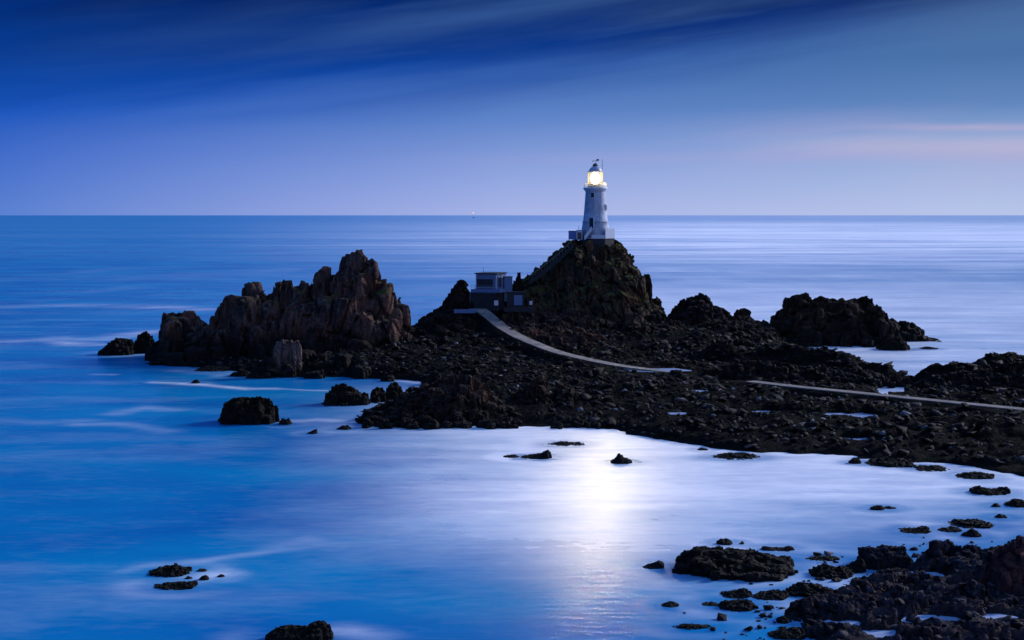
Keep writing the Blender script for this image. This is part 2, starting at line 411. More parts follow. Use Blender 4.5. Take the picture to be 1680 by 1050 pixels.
# seabed ledge of the near shore, lower right
NEARPX = [(1330,1100),(1330,1030),(1300,1005),(1310,985),(1380,975),(1400,950),(1450,940),(1500,930),(1560,918),(1640,905),(1720,895),(1900,900),(1900,1150),(1500,1180)]
nland = [tuple(at(*p)[:2]) for p in NEARPX]
npools = [(1503,944,1.3,.55),(1434,1040,1.5,.45),(1385,1022,.9,.5),(1583,966,1.1,.9),(1630,1012,.8,1.3),(1530,1016,1.2,1.0),(1473,962,.7,.6)]
npl = [(*at(px,py,z)[:2], r, z) for px, py, r, z in npools]
nxs = np.arange(12, 70, .16); nys = np.arange(96, 150, .16)
NX, NY = np.meshgrid(nxs, nys)
def near_h(X, Y):
    sh = X.shape; X = X.ravel(); Y = Y.ravel()
    d = seg_dist(X, Y, nland, True); sd = np.where(inside(X, Y, nland), d, -d)
    P = np.stack([X, Y, 0*X], 1); sd = sd+1.6*fbm(P/4, 4, 41)
    h = np.where(sd > 0, .75*(1-np.exp(-sd/1.5))+.05*sd, np.maximum(sd*.4, -2))
    k = np.clip(h/.6, 0, 1)
    w = (X*.5+Y*.85+1.2*fbm(P/3, 3, 44)); saw = (w/1.7 % 1); saw2 = (w/.45 % 1)
    rough = 1.3*(ridged(P/6, 4, 42)-.45)+.85*(saw-.5)*vnoise(P/4, 46)*1.6+.26*(saw2-.5)
    _, _, c = voronoi(P/2.0+fbm(P, 2, 9)[:,None]*.3, 23); rough += (c-.5)*1.0
    _, _, c = voronoi(P/.7, 24); rough += (c-.5)*.20
    h = h+rough*k+.3*fbm(P/.9, 3, 63)*np.exp(-(sd/2.5)**2)
    for x, y, r, z in npl:
        e = np.hypot((X-x)/1.9, Y-y)/r+.9*fbm(P/1.0, 3, 51); m = 1-sstep(.7, 1.15, e); h = h*(1-m)+(z-.2+.22*fbm(P/.7, 3, 53))*m
        front = np.exp(-(((X-x)/(r*2.0))**2+((Y-y+r*1.8)/(r*1.6))**2)); h = np.where(h > z, z+(h-z)*(1-.8*front), h)
    return h.reshape(sh)
NZ = near_h(NX, NY)
tag(link_mesh('rock_shelf', grid_mesh('rock_shelf', nxs, nys, NZ), M['near_rock'], smooth=True), kind='structure')
def near_z(x, y):
    i = int(round((y-nys[0])/.16)); j = int(round((x-nxs[0])/.16))
    return NZ[i, j] if 0 <= i < len(nys) and 0 <= j < len(nxs) else -9

# ------------------------------------------------------------------ big crags
SIL_LEFT = [(236,600),(250,570),(262,535),(261,515),(272,508),(300,508),(318,511),(325,520),(338,527),(344,538),(347,512),(356,498),(370,482),(382,472),(388,488),(395,494),(397,466),(402,462),(418,463),(426,460),(430,470),(441,480),(449,464),(458,453),(474,452),(482,462),(487,466),(492,456),(504,454),(510,462),(514,449),(524,440),(530,429),(537,432),(543,448),(553,450),(557,432),(562,416),(571,412),(577,417),(582,406),(590,402),(596,405),(604,418),(614,424),(625,437),(627,456),(638,459),(642,472),(652,477),(660,492),(671,499),(673,520),(684,534),(694,558)]
crag('rock_crag', 'tall jagged granite crag with many pinnacles rising from the sea at the left', SIL_LEFT, 338, 15, 13, 0, M['crag'], sp=4.0, voxel=.27, ex=2.6, seed=1, cat='crag', shoulder=.5, talus=26, vs=.30, crk=1.1, b1=5.0, a1=1.1, b2=1.4, a2=.14, fine=.07, tilt=(-.12,0))
SIL_LH = [(822,505),(834,468),(850,456),(862,452),(870,446),(885,433),(896,423),(903,414),(916,405),(926,395),(934,390),(1012,391),(1020,397),(1034,409),(1042,426),(1047,442),(1050,458),(1060,472),(1072,490),(1084,506),(1100,535)]
crag('rock_crag', 'steep mossy granite hill that carries the lighthouse', SIL_LH, 370, 27, 12, 4, M['crag_moss'], sp=2.8, plateau=5.2, voxel=.30, ex=1.35, seed=2, cat='crag', shoulder=.12, talus=30, vs=.4, crk=1.5, b1=3.0, a1=.65, b2=1.2, a2=.2, tilt=(.3,0))
SIL_P = [(1042,520),(1047,480),(1053,458),(1058,449),(1064,448),(1068,458),(1070,472),(1071,486),(1078,483),(1084,489),(1089,502),(1092,514),(1096,530)]
crag('rock_pinnacle', 'leaning rock pinnacle at the right foot of the lighthouse hill', SIL_P, 372, 6, 6, 4, M['crag_dark'], sp=1.6, voxel=.28, seed=3, shoulder=.5, ex=2.2, cat='rock pinnacle')
SIL_B = [(684,545),(690,520),(700,512),(714,504),(726,496),(731,484),(737,480),(744,466),(750,459),(760,456),(767,460),(771,472),(778,478),(784,500),(790,520)]
crag('rock_crag', 'rounded stepped rock just left of the flat-roofed building', SIL_B, 362, 12, 8, 5, M['crag_dark'], sp=1.9, voxel=.30, seed=4, ex=1.8, cat='crag', talus=8)
SIL_S = [(832,500),(836,470),(840,458),(846,456),(848,446),(852,443),(856,445),(857,460),(862,466),(868,478),(876,500)]
crag('rock_pinnacle', 'slim upright rock finger between the flat-roofed building and the stairway', SIL_S, 364, 5, 4, 6, M['crag_dark'], sp=1.2, voxel=.25, seed=5, ex=2, cat='rock pinnacle')
SIL_M = [(1085,540),(1095,515),(1108,500),(1118,490),(1130,485),(1143,481),(1156,480),(1163,486),(1170,496),(1184,502),(1197,510),(1204,516),(1204,507),(1214,504),(1228,505),(1231,518),(1245,522),(1262,527),(1275,545)]
crag('rock_crag', 'low dark humped crag between the lighthouse hill and the massive block', SIL_M, 378, 16, 10, 3, M['crag_dark'], sp=2.3, voxel=.32, seed=6, ex=1.4, cat='crag', talus=12)
SIL_R = [(1258,560),(1263,518),(1272,511),(1284,508),(1288,490),(1296,484),(1308,482),(1320,480),(1328,478),(1334,485),(1342,479),(1346,478),(1352,485),(1366,486),(1385,489),(1402,486),(1412,483),(1427,482),(1434,490),(1440,502),(1448,510),(1460,518),(1468,526),(1478,555)]
crag('rock_crag', 'massive dark block of rock with a flat broken top at the far right', SIL_R, 380, 15, 12, 0, M['crag_dark'], sp=2.8, voxel=.34, seed=7, ex=2.4, cat='crag', shoulder=.5, b1=4, a1=.9)
SIL_R2 = [(1455,545),(1462,521),(1478,524),(1494,525),(1502,533),(1514,541),(1520,549),(1532,552),(1542,559)]
crag('rock_crag', 'low pointed tail of dark rock sloping into misty water at the far right', SIL_R2, 386, 6, 5, 0, M['crag_dark'], sp=1.6, voxel=.3, seed=8, cat='crag')
# the pair detached at the far left
sea_rock('low dark sea rock at the far left end of the crags', 163, 222, 552, 583, [(0,.1),(.25,.6),(.5,.95),(.8,.9),(1,.5)], seed=21, mat='crag_dark')
sea_rock('rounded knob of rock between the low far-left rock and the tall crag', 219, 254, 542, 580, [(0,.4),(.3,.85),(.6,1),(.9,.7),(1,.3)], seed=22, mat='crag_dark')
# front stack
def quick_crag(name, label, sil, py_base, fr, bk, mat, seed, sp=1.2, voxel=.2, cat='rock', **kw):
    Yf = F*H/(py_base-HZ); return crag(name, label, sil, Yf+fr, fr, bk, 0, M[mat], sp=sp, voxel=voxel, seed=seed, cat=cat, **kw)
quick_crag('rock_stack', 'square pale pinkish rock stack with a flat top in front of the tall crag', [(446,612),(449,566),(455,559),(468,556),(480,557),(492,558),(494,566),(492,620)], 619, 2.6, 2, 'stack', 31, sp=1.3, voxel=.16, cat='rock stack', shoulder=.9, ex=5, b1=2.2, a1=.3, vs=.3)
quick_crag('boulder', 'dark weedy boulder leaning on the left side of the pale square stack', [(407,618),(410,606),(420,594),(434,588),(448,586),(456,618)], 621, 2.4, 2, 'crag_dark', 32, sp=1.1, cat='boulder')
# island rock in the bay
quick_crag('sea_rock', 'big flat-topped dark rock alone in the blue water left of centre', [(358,694),(362,668),(368,658),(380,653),(390,650),(404,651),(412,648),(424,648),(440,650),(445,656),(450,664),(457,662),(458,694)], 697, 3.4, 2.5, 'sea_rock', 33, sp=1.0, voxel=.13, shoulder=.7, ex=3.2, b1=1.8, a1=.35, b2=.6, a2=.12)
sea_rock('small dark rock at the right foot of the big flat-topped bay rock', 458, 479, 685, 697, seed=34)
# front crags of the foreshore
quick_crag('sea_rock', 'rounded greenish rock at the left end of the front chain', [(531,660),(534,645),(542,635),(556,629),(567,628),(578,632),(590,640),(603,642),(606,660)], 666, 3, 2.5, 'sea_rock', 35, sp=1.1, voxel=.16, shoulder=.6, b1=1.8, a1=.35)
quick_crag('sea_rock', 'slanting dark rock between the rounded end rock and the upright knob', [(603,658),(608,642),(620,634),(628,631),(634,640),(637,658)], 661, 2.4, 2, 'sea_rock', 36, sp=.9, voxel=.16, shoulder=.6, b1=1.8, a1=.3)
quick_crag('sea_rock', 'upright knob of rock standing highest in the front chain', [(631,655),(633,636),(638,628),(650,626),(657,632),(661,655)], 658, 2, 2, 'sea_rock', 37, sp=.8, voxel=.14, shoulder=.7, b1=1.5, a1=.25)
quick_crag('sea_rock', 'smooth greyer boulder nearest the shore in the front chain', [(660,655),(664,640),(672,633),(682,632),(687,640),(690,655)], 656, 2, 2, 'crag', 38, sp=.8, voxel=.14, shoulder=.7, b1=1.5, a1=.2)
quick_crag('rock_crag', 'broad rugged brown crag with a blunt summit at the front of the foreshore', [(590,692),(606,672),(630,659),(655,646),(680,636),(698,627),(714,620),(728,613),(742,609),(757,610),(770,611),(784,616),(796,628),(806,640),(822,655),(840,672),(856,694)], 700, 10, 6, 'crag_brown', 39, sp=1.9, voxel=.18, cat='crag', ex=1.5, shoulder=.25, b1=2.2, a1=.6, b2=.7, a2=.18, talus=50)
quick_crag('rock_crag', 'wedge-shaped reddish crag with a sheer right face behind the front shore', [(820,660),(838,646),(850,640),(862,630),(874,622),(884,613),(894,614),(901,624),(906,664)], 678, 5, 5, 'crag_brown', 40, sp=1.2, voxel=.17, cat='crag', ex=2, shoulder=.4, b1=2, a1=.45)
quick_crag('rock_crag', 'small broken brown crag right beside the wedge-shaped reddish one', [(902,662),(904,638),(912,629),(924,627),(938,631),(947,643),(956,660)], 674, 4, 4, 'crag_brown', 41, sp=1.0, voxel=.17, cat='crag', shoulder=.5, b1=1.6, a1=.35)

# small rocks in the water
SR = [
 ('flat dark ledge just under the tall crag on the left', 320,385,600,609,None,'sea_rock'),
 ('slanting low rock between the dark ledge and the pale stack', 378,412,605,618,None,'sea_rock'),
 ('tiny rock just behind the long white foam line', 314,328,622,629,None,'sea_rock'),
 ('small lone rock right of the big flat-topped bay rock', 504,521,703,712,[(0,.1),(.6,.7),(.9,1),(1,.4)],'sea_rock'),
 ('low broken rock half under foam left of the broad brown crag', 552,577,697,705,None,'sea_rock'),
 ('long jagged rock with its peak on the right, left of the lamp reflection', 856,906,738,753,[(0,.1),(.4,.3),(.65,.6),(.85,1),(.93,.75),(1,.6)],'sea_rock'),
 ('thin flat rock just left of the jagged rock by the lamp reflection', 826,853,746,751,None,'sea_rock'),
 ('flat ribbon of rock in the bright water under the front shore', 900,960,724,731,None,'sea_rock'),
 ('small pyramid-shaped rock standing in the lamp reflection', 1003,1038,743,761,[(0,.15),(.2,.5),(.4,1),(.55,.6),(.75,.5),(1,.15)],'sea_rock'),
 ('small rock at the edge of the shore right of the lamp reflection', 1144,1162,733,739,None,'sea_rock'),
 ('long flat reef lying off the shore right of the lamp reflection', 1168,1250,743,753,None,'sea_rock'),
 ('round lump of rock just off the shore', 1393,1413,750,761,[(0,.4),(.4,1),(.8,.8),(1,.3)],'sea_rock'),
 ('wide flat reef almost joined to the shore on the right', 1424,1505,748,766,None,'sea_rock'),
 ('thin tail of reef trailing right from the wide flat reef', 1500,1558,763,773,None,'sea_rock'),
 ('smooth whaleback rock off the shore at the right', 1571,1632,774,786,[(0,.2),(.3,.9),(.6,1),(.85,.6),(1,.2)],'sea_rock'),
 ('two-humped rock near the right edge below the whaleback rock', 1594,1655,796,812,[(0,.5),(.2,1),(.5,.5),(.75,.4),(.88,.9),(1,.5)],'sea_rock'),
 ('rock cut by the right edge below the two-humped rock', 1650,1695,818,832,None,'sea_rock'),
 ('tiny knob below the two-humped rock', 1626,1642,825,832,None,'sea_rock'),
 ('dark oblong rock alone in pale water at the right', 1428,1450,828,837,[(0,.5),(.3,.9),(.8,1),(1,.5)],'sea_rock'),
 ('thin flat sliver touching the dark oblong rock', 1448,1472,831,835,None,'sea_rock'),
 ('long knobbly reef near the right edge', 1553,1632,851,866,None,'sea_rock'),
 ('small round rock right above the long knobbly reef', 1632,1653,842,850,None,'sea_rock'),
 ('slim low reef pointing left in the pale water', 1474,1527,863,875,[(0,.1),(.3,.5),(.6,.7),(.85,1),(1,.4)],'sea_rock'),
 ('low dark reef between the slim reef and the pointed rock', 1540,1579,863,873,None,'sea_rock'),
 ('pointed rock just behind the near rock mass', 1578,1610,866,881,[(0,.1),(.3,.6),(.5,1),(.8,.6),(1,.1)],'sea_rock'),
 ('small domed rock behind the large mossy islet', 1176,1202,883,894,[(0,.5),(.3,1),(.7,.9),(1,.4)],'sea_rock'),
 ('tiny rock right of the small domed rock', 1213,1221,887,893,None,'sea_rock'),
 ('wedge of rock left of the large mossy islet', 1055,1090,919,933,[(0,.1),(.4,.5),(.8,1),(1,.7)],'sea_rock'),
 ('large mossy knobbly islet in the near water right of centre', 1112,1306,897,950,[(0,.35),(.1,.7),(.18,1),(.35,.95),(.5,.9),(.65,.8),(.8,.55),(.92,.45),(1,.2)],'sea_rock'),
 ('pair of tiny linked rocks behind the large mossy islet', 1251,1302,896,904,[(0,.8),(.15,1),(.3,.5),(.6,.4),(.85,1),(1,.6)],'sea_rock'),
 ('low hump touching the right shoulder of the large mossy islet', 1260,1302,911,931,[(0,.3),(.3,.7),(.6,1),(.85,.9),(1,.3)],'sea_rock'),
 ('flat dark rock streak behind the twin-humped near rock', 1322,1378,911,920,None,'sea_rock'),
 ('rounded twin-humped rock between the islet and the square block', 1331,1399,925,949,[(0,.3),(.2,.95),(.4,1),(.6,.6),(.8,.85),(1,.3)],'sea_rock'),
 ('dark slanting rock just left of the square block', 1382,1419,914,940,[(0,.2),(.4,.6),(.8,1),(1,.8)],'sea_rock'),
 ('dark round rock below the islet, leftmost of a row of three', 1182,1234,964,981,[(0,.1),(.4,.6),(.75,1),(1,.5)],'sea_rock'),
 ('flat dark rock in the middle of the row of three below the islet', 1234,1293,967,984,[(0,.2),(.3,.6),(.7,1),(1,.6)],'sea_rock'),
 ('peaked dark rock at the right end of the row of three below the islet', 1291,1368,955,980,[(0,.4),(.4,1),(.6,.7),(.85,.6),(1,.2)],'sea_rock'),
 ('small low rock leftmost in the near water', 1085,1115,986,996,None,'sea_rock'),
 ('long weedy low rock below the row of three', 1180,1242,981,1002,[(0,.2),(.2,.7),(.5,.8),(.7,1),(1,.2)],'sea_rock'),
 ('faint shallow rock left of the long weedy one', 1150,1182,987,994,None,'sea_rock'),
 ('small dark round rock left of the striped near rocks', 1275,1294,1009,1023,[(0,.6),(.5,1),(1,.5)],'sea_rock'),
 ('weedy rock at the bottom edge left of the near shore', 1262,1325,1029,1049,None,'sea_rock'),
 ('half-sunk rock at the bottom edge below the small low one', 1105,1170,1024,1032,None,'sea_rock'),
 ('dark rock with a small spike in the lower left water', 244,314,924,946,[(0,.1),(.3,.65),(.55,.7),(.66,1),(.75,.65),(.9,.6),(1,.2)],'sea_rock'),
 ('long flat-topped dark rock in front of the spiked rock at lower left', 254,323,953,967,[(0,.2),(.25,.7),(.6,.8),(.9,1),(1,.6)],'sea_rock'),
 ('small flat rock right of the spiked rock at lower left', 327,343,942,952,None,'sea_rock'),
 ('tiny far-right crumb of rock beside the spiked rock', 356,369,941,947,None,'sea_rock'),
 ('tiny rock crumb just right above the spiked rock', 323,340,933,938,None,'sea_rock'),
 ('tiny rock crumb between the spiked and flat-topped rocks', 303,316,945,950,None,'sea_rock'),
 ('dark rock cut by the bottom edge left of centre', 440,545,1018,1062,[(0,.3),(.1,.6),(.25,.75),(.4,.8),(.6,.75),(.75,.95),(.88,1),(1,.4)],'sea_rock'),
 ('rock in the back inlet between the two right-hand ridges', 1462,1498,615,635,[(0,.9),(.2,1),(.5,.6),(.8,.8),(1,.3)],'sea_rock'),
 ('low rock lapped by foam behind the path ridge', 1367,1404,591,602,None,'sea_rock'),
 ('low wave-washed rock at the foot of the massive block', 1442,1492,552,575,[(0,.3),(.3,.9),(.6,1),(.85,.6),(1,.1)],'sea_rock'),
 ('thin reef in the mist right of the massive block', 1508,1540,568,573,None,'sea_rock'),
 ('small rock in the foam at the corner of the back inlet', 1255,1280,569,579,None,'sea_rock'),
 ('small rock in pale water behind the path ridge', 1288,1302,582,588,None,'sea_rock'),
 ('dark square block of rock with a notched top in the near water', 1417,1489,893,934,[(0,.85),(.1,.95),(.35,.85),(.5,1),(.65,.95),(.75,.88),(1,.95)],'near_rock'),
 ('long low slab lying in front of the dark square block', 1430,1508,931,960,[(0,.3),(.2,.85),(.6,1),(.85,.7),(1,.3)],'near_rock'),
]
for i, (lb, x0, x1, yt, yb, pk, mt) in enumerate(SR):
    sea_rock(lb, x0, x1, yt, yb, pk, mt, seed=100+i, group='rocks standing in the water', sq=('square block' in lb and 'left' not in lb and 'front' not in lb and 'between' not in lb))
# near shore crags
def near_crag(label, sil, py_base, fr, bk, mat, seed, zb=0., **kw):
    Yf = F*(H-zb)/(py_base-HZ)
    return crag('shore_rock', label, sil, Yf+fr, fr, bk, zb-.5, M[mat], sp=kw.pop('sp', 1.15), voxel=kw.pop('voxel', .085), seed=seed, cat='rock', b1=kw.pop('b1', 1.1), a1=kw.pop('a1', .28), b2=.5, a2=.07, fine=.04, group='rocks of the near shore', **kw)
near_crag('weedy ragged rock at the left end of the near shore', [(1288,1000),(1296,985),(1310,978),(1330,976),(1350,980),(1370,984),(1385,990),(1390,1010)], 1024, 2.2, 1.2, 'near_rock', 61, groove=.05, ex=1.2)
near_crag('tilted striped rock slab rising to a dark left shoulder', [(1380,985),(1384,965),(1392,953),(1404,947),(1420,950),(1440,956),(1462,963),(1482,975),(1500,990)], 1000, 2.6, 1.5, 'near_rock', 62, groove=.10, ex=1.1, shoulder=.2)
near_crag('striped rock slab below the tilted one near the bottom', [(1396,1015),(1404,1000),(1430,994),(1460,996),(1490,1004),(1510,1018)], 1034, 2.0, 1.2, 'near_rock', 63, groove=.10, ex=1.1)
near_crag('striped brown rock right of the tilted slab', [(1455,985),(1462,968),(1480,962),(1505,966),(1530,980),(1552,996),(1560,1008)], 1010, 2.2, 1.5, 'near_rock', 64, .4, groove=.09, ex=1.1)
near_crag('ragged rock at the bottom edge under the striped slabs', [(1322,1040),(1335,1024),(1360,1018),(1390,1020),(1410,1030),(1420,1045)], 1056, 1.6, 1.2, 'near_rock', 65)
near_crag('broad dark crag with a high left end on the near shore', [(1496,930),(1503,915),(1520,900),(1533,884),(1545,881),(1560,884),(1575,892),(1588,892),(1593,886),(1598,893),(1612,898),(1626,896),(1640,891),(1650,905)], 946, 3.2, 3, 'near_rock', 66, .3, ex=2, shoulder=.4, sp=1.1, b1=1.5, a1=.4)
near_crag('tall reddish crag cut by the right edge', [(1604,968),(1612,930),(1622,900),(1638,892),(1652,884),(1668,878),(1690,880),(1720,890),(1760,930)], 985, 4, 3, 'red_rock', 67, .8, ex=2.2, shoulder=.5, sp=1.2, b1=1.9, a1=.4)
near_crag('low dark rock bank under the reddish crag', [(1540,1015),(1560,1000),(1590,992),(1620,985),(1660,978),(1720,975),(1780,1000)], 1020, 3, 2.5, 'near_rock', 68, .8, ex=1.3)
near_crag('blocky rock at the bottom right corner', [(1570,1050),(1590,1032),(1620,1028),(1660,1026),(1700,1024),(1740,1040)], 1070, 3, 2, 'near_rock', 69, .8)
near_crag('angular slab between the square block and the dark broad crag', [(1478,960),(1486,944),(1500,936),(1520,934),(1536,944),(1545,962)], 972, 1.6, 1.4, 'near_rock', 71, .4, groove=.08)
near_crag('big slanting slab in the middle of the near shore', [(1540,990),(1552,966),(1575,952),(1600,950),(1620,962),(1632,985)], 1002, 2.2, 1.6, 'near_rock', 72, .7, groove=.10, ex=1.2)
near_crag('dark slab at the bottom edge beside the corner rock', [(1470,1050),(1485,1030),(1510,1024),(1545,1026),(1570,1045)], 1060, 1.8, 1.4, 'near_rock', 73, .6, groove=.08)
near_crag('low striped ledge left of the big slanting slab', [(1400,1010),(1420,985),(1450,978),(1480,984),(1500,1000)], 1016, 1.5, 1.4, 'near_rock', 74, .4, groove=.09)
near_crag('small rounded rock in front of the striped brown rock', [(1500,1034),(1508,1016),(1525,1008),(1540,1010),(1550,1022),(1556,1038)], 1042, 1.4, 1.0, 'near_rock', 70, .5, sp=.6)

def outcrop(label, sil, Y, front, back, base, mat='crag_dark', seed=0, sp=1.5, voxel=.22, ex=1.3, shoulder=.3, talus=10, cat='outcrop', name='rock_outcrop'):
    crag(name, label, sil, Y, front, back, base, M[mat], sp=sp, voxel=voxel, seed=seed, ex=ex, shoulder=shoulder, talus=talus, cat=cat, group='outcrops of bedrock on the foreshore', b1=2.0, a1=.5, b2=.8, a2=.2, fine=.12)
outcrop('rocky shelf directly below the lighthouse hill, right of the causeway top', [(818,520),(835,508),(870,506),(905,512),(940,510),(975,516),(1000,528),(1015,545)], 347, 19, 6, 2, mat='crag_brown', seed=201, sp=2.6, voxel=.27)
outcrop('dark rocky foot at the right end of the lighthouse hill', [(985,535),(1000,512),(1025,500),(1050,498),(1075,505),(1095,515),(1120,528),(1140,545)], 353, 20, 7, 1.5, seed=202, sp=2.7, voxel=.27)
outcrop('broad dark rock mass left of the causeway top', [(680,560),(690,532),(705,520),(725,514),(745,513),(765,516),(780,524),(792,545)], 345, 16, 8, 1.5, seed=203, sp=2.5, voxel=.26)
outcrop('dark hump joining the tall crag to the rocks by the building', [(640,575),(655,552),(672,542),(690,538),(705,545),(720,565)], 338, 13, 6, 1, seed=204, sp=2.2)
outcrop('long low rise of dark rock below the humped crag', [(1110,560),(1130,535),(1165,525),(1205,524),(1245,530),(1275,545),(1290,562)], 357, 18, 8, 0.5, seed=205, sp=2.6, voxel=.27)
outcrop('slanting ledges lapped by foam at the back inlet corner', [(1150,580),(1175,560),(1210,553),(1240,560),(1262,572),(1270,582)], 335, 10, 6, 0, seed=206, sp=2.0)
outcrop('long rugged ridge of dark rock behind the lower path', [(1175,618),(1190,596),(1215,588),(1240,590),(1262,588),(1290,592),(1318,598),(1340,594),(1365,600),(1400,604),(1430,606),(1450,612),(1460,624),(1466,640)], 283, 6, 6, .6, seed=207, sp=1.5, voxel=.21, ex=2)
outcrop('high dark ridge rising to the right edge of the picture', [(1474,650),(1490,632),(1510,622),(1530,615),(1560,611),(1590,607),(1620,602),(1645,594),(1668,590),(1700,594),(1760,604),(1800,640)], 268, 7, 7, .8, seed=208, sp=1.6, voxel=.21, ex=1.8)
outcrop('low knobbly outcrop between the wedge crag and the causeway end', [(950,650),(965,636),(985,630),(1005,634),(1020,648)], 268, 3, 3, .9, seed=209, sp=1.0, voxel=.17)
outcrop('dark outcrop at the sea end of the white causeway', [(1040,628),(1060,616),(1090,612),(1120,612),(1145,618),(1165,632)], 279, 4, 3, .9, seed=210, sp=1.2, voxel=.19)
outcrop('low dark ledge in front of the end of the causeway', [(1090,660),(1110,648),(1145,644),(1180,648),(1200,660)], 259, 3, 3, .8, seed=211, sp=1.0, voxel=.17)
outcrop('ragged ledge left of the shining tide pools', [(1180,700),(1200,688),(1235,684),(1260,690),(1275,702)], 232, 3, 3, .6, seed=212, sp=.9, voxel=.15)
outcrop('broken ledge in front of the shining tide pools', [(1290,722),(1320,708),(1370,704),(1420,708),(1445,720)], 221, 3, 3, .5, seed=213, sp=.9, voxel=.15)
outcrop('low bank of rock above the right end of the front shore', [(1470,735),(1500,716),(1550,706),(1600,704),(1650,708),(1700,725)], 214, 4, 4, .6, seed=214, sp=1.1, voxel=.15)
outcrop('long low rise between the tide pools and the right edge', [(1460,712),(1490,702),(1540,697),(1600,699),(1660,705),(1700,718)], 221, 4, 3, .6, seed=215, sp=1.1, voxel=.16)
outcrop('flat ledge along the front shore below the reddish wedge', [(900,700),(930,686),(970,682),(1010,688),(1040,704)], 229, 3, 3, .4, seed=216, sp=.9, voxel=.15)
outcrop('dark ledge at the front shore right of the lamp reflection', [(1050,712),(1080,700),(1130,698),(1170,706),(1190,722)], 219, 3, 3, .3, seed=217, sp=.9, voxel=.15)
outcrop('low dark rocks between the two foreshore crags and the inlet', [(690,640),(710,628),(735,622),(760,624),(775,634)], 272, 3, 3, 1, seed=218, sp=1.0, voxel=.18)
outcrop('brown outcrop on the slope under the reddish upper shelf', [(870,555),(890,545),(930,541),(970,545),(1000,556)], 333, 9, 4, 1, mat='crag_brown', seed=219, sp=1.8, voxel=.22)
outcrop('mid-slope outcrop left of the bend of the path', [(700,592),(720,578),(755,572),(790,576),(810,590)], 318, 8, 4, 0.5, seed=220, sp=1.8, voxel=.22)

# boulders one can tell apart on the shore
def boulder(label, px, py, w, h, mat, seed, zfun=ground_z, z0=1.0):
    random.seed(9000+seed); p = at(px, py, z0); z = max(zfun(p[0], p[1]), .1); bm = bmesh.new()
    for k in range(4): block(bm, p[0]+random.uniform(-.2,.2)*w, p[1]+random.uniform(-.2,.2)*w, w*.36, z-1, z+h*random.uniform(.7,1), (0,0), .8)
    tag(solidify_rock('boulder', bm, max(.1, w/22), (p[0], p[1], z), mat, b1=w*.6, a1=w*.06, b2=w*.2, a2=w*.03, fine=w*.03, seed=seed), label, 'boulder', 'boulders on the foreshore')
BD = [('large rounded grey boulder beside the water at the foot of the tall crag', 598,612,4.2,2.4),('wide low boulder right of the pale stack', 520,612,4.2,1.6),('pale slab boulder just right of the pale stack', 532,602,2.6,1.5),
 ('rounded boulder between the wide low one and the large grey one', 562,606,3.6,2.2),('small boulder at the inlet edge under the tall crag', 636,617,2.6,1.2),('dark boulder tucked behind the pale stack', 505,600,3.6,2.2),
 ('grey boulder at the inner end of the inlet', 712,622,2.4,1.3),('rounded reddish boulder on the middle of the foreshore', 1035,645,3.4,2.0),('small pointed boulder left of the rounded reddish one', 1006,640,1.8,1.3),
 ('greyish boulder right of the rounded reddish one', 1078,644,2.4,1.5),('boulder at the low end of the white causeway', 1110,622,3.4,1.9),('square boulder in front of the path ridge', 1170,650,2.4,1.4),
 ('light boulder at the base of the lighthouse hill beside the path', 1000,560,2.6,1.7),('big boulder on the slope under the stairway', 905,528,3.4,2.2),('grey boulder in the gap left of the path', 742,560,3.0,2.0)]
for i, (lb, px, py, w, h) in enumerate(BD): boulder(lb, px, py, w, h, M['crag'] if i % 3 == 0 else M['crag_dark'], i)

# loose rubble nobody could count
def rubble(name, n, xr, yr, zf, smin, smax, mat, seed, keep, flat=1.0, pw=4, words='loose dark stones and rubble strewn over the ', zmin=.25):
    rng = np.random.default_rng(seed)
    T = []
    for k in range(30):                                       # angular broken stones: hulls of a few random points
        bm = bmesh.new(); q = rng.uniform(-1, 1, (rng.integers(9, 16), 3)); q /= np.abs(q).max(1, keepdims=True)**.75
        hull(bm, [tuple(p) for p in q]); bmesh.ops.triangulate(bm, faces=bm.faces)
        loose = [v for v in bm.verts if not v.link_faces]; bmesh.ops.delete(bm, geom=loose, context='VERTS'); bm.verts.index_update()
        T.append((np.array([v.co[:] for v in bm.verts]), np.array([[v.index for v in f.verts] for f in bm.faces]))); bm.free()
    off = 0
    vs = []; fs = []; c = 0; tries = 0
    while c < n and tries < n*6:
        tries += 1
        x = rng.uniform(*xr); y = rng.uniform(*yr); z = zf(x, y)
        if z < zmin or not keep(x, y): continue
        s = smin+(smax-smin)*rng.random()**pw
        V, Fc = T[rng.integers(0, 30)]
        v = V*np.array([rng.uniform(.8,1.5), rng.uniform(.8,1.3), rng.uniform(.5,1.0)*flat])*s
        a = rng.uniform(0,6.28); ca, sa = math.cos(a), math.sin(a); b = rng.uniform(-.5,.5); cb, sb = math.cos(b), math.sin(b)
        R = np.array([[ca,-sa,0],[sa,ca,0],[0,0,1]])@np.array([[cb,0,sb],[0,1,0],[-sb,0,cb]])
        vs.append(v@R.T+np.array([x,y,z+s*.25])); fs.append(Fc+off); off += len(V); c += 1
    return tag(link_mesh(name, np_mesh(name, np.concatenate(vs), np.concatenate(fs)), mat), words+keep.__doc__, 'rubble', kind='stuff')
def rubble_mat(name, ramp):
    t = NT(name); g = t.n('ShaderNodeNewGeometry'); n = t.noise(g.outputs['Position'], 3, 8, .75); n2 = t.noise(g.outputs['Position'], 1.1, 6, .7)
    c = t.ramp(g.outputs['Random Per Island'], ramp)
    c = t.mix(1.0, c, t.ramp(n, [(.3,.35),(.7,1.7)]), 'MULTIPLY')
    t.set(Base_Color=c, Roughness=.7, Specular_IOR_Level=.12); b = t.bump(n2, .5); t.l(t.bump(n, .25, 1.0, b), t.b.inputs['Normal']); return t.m
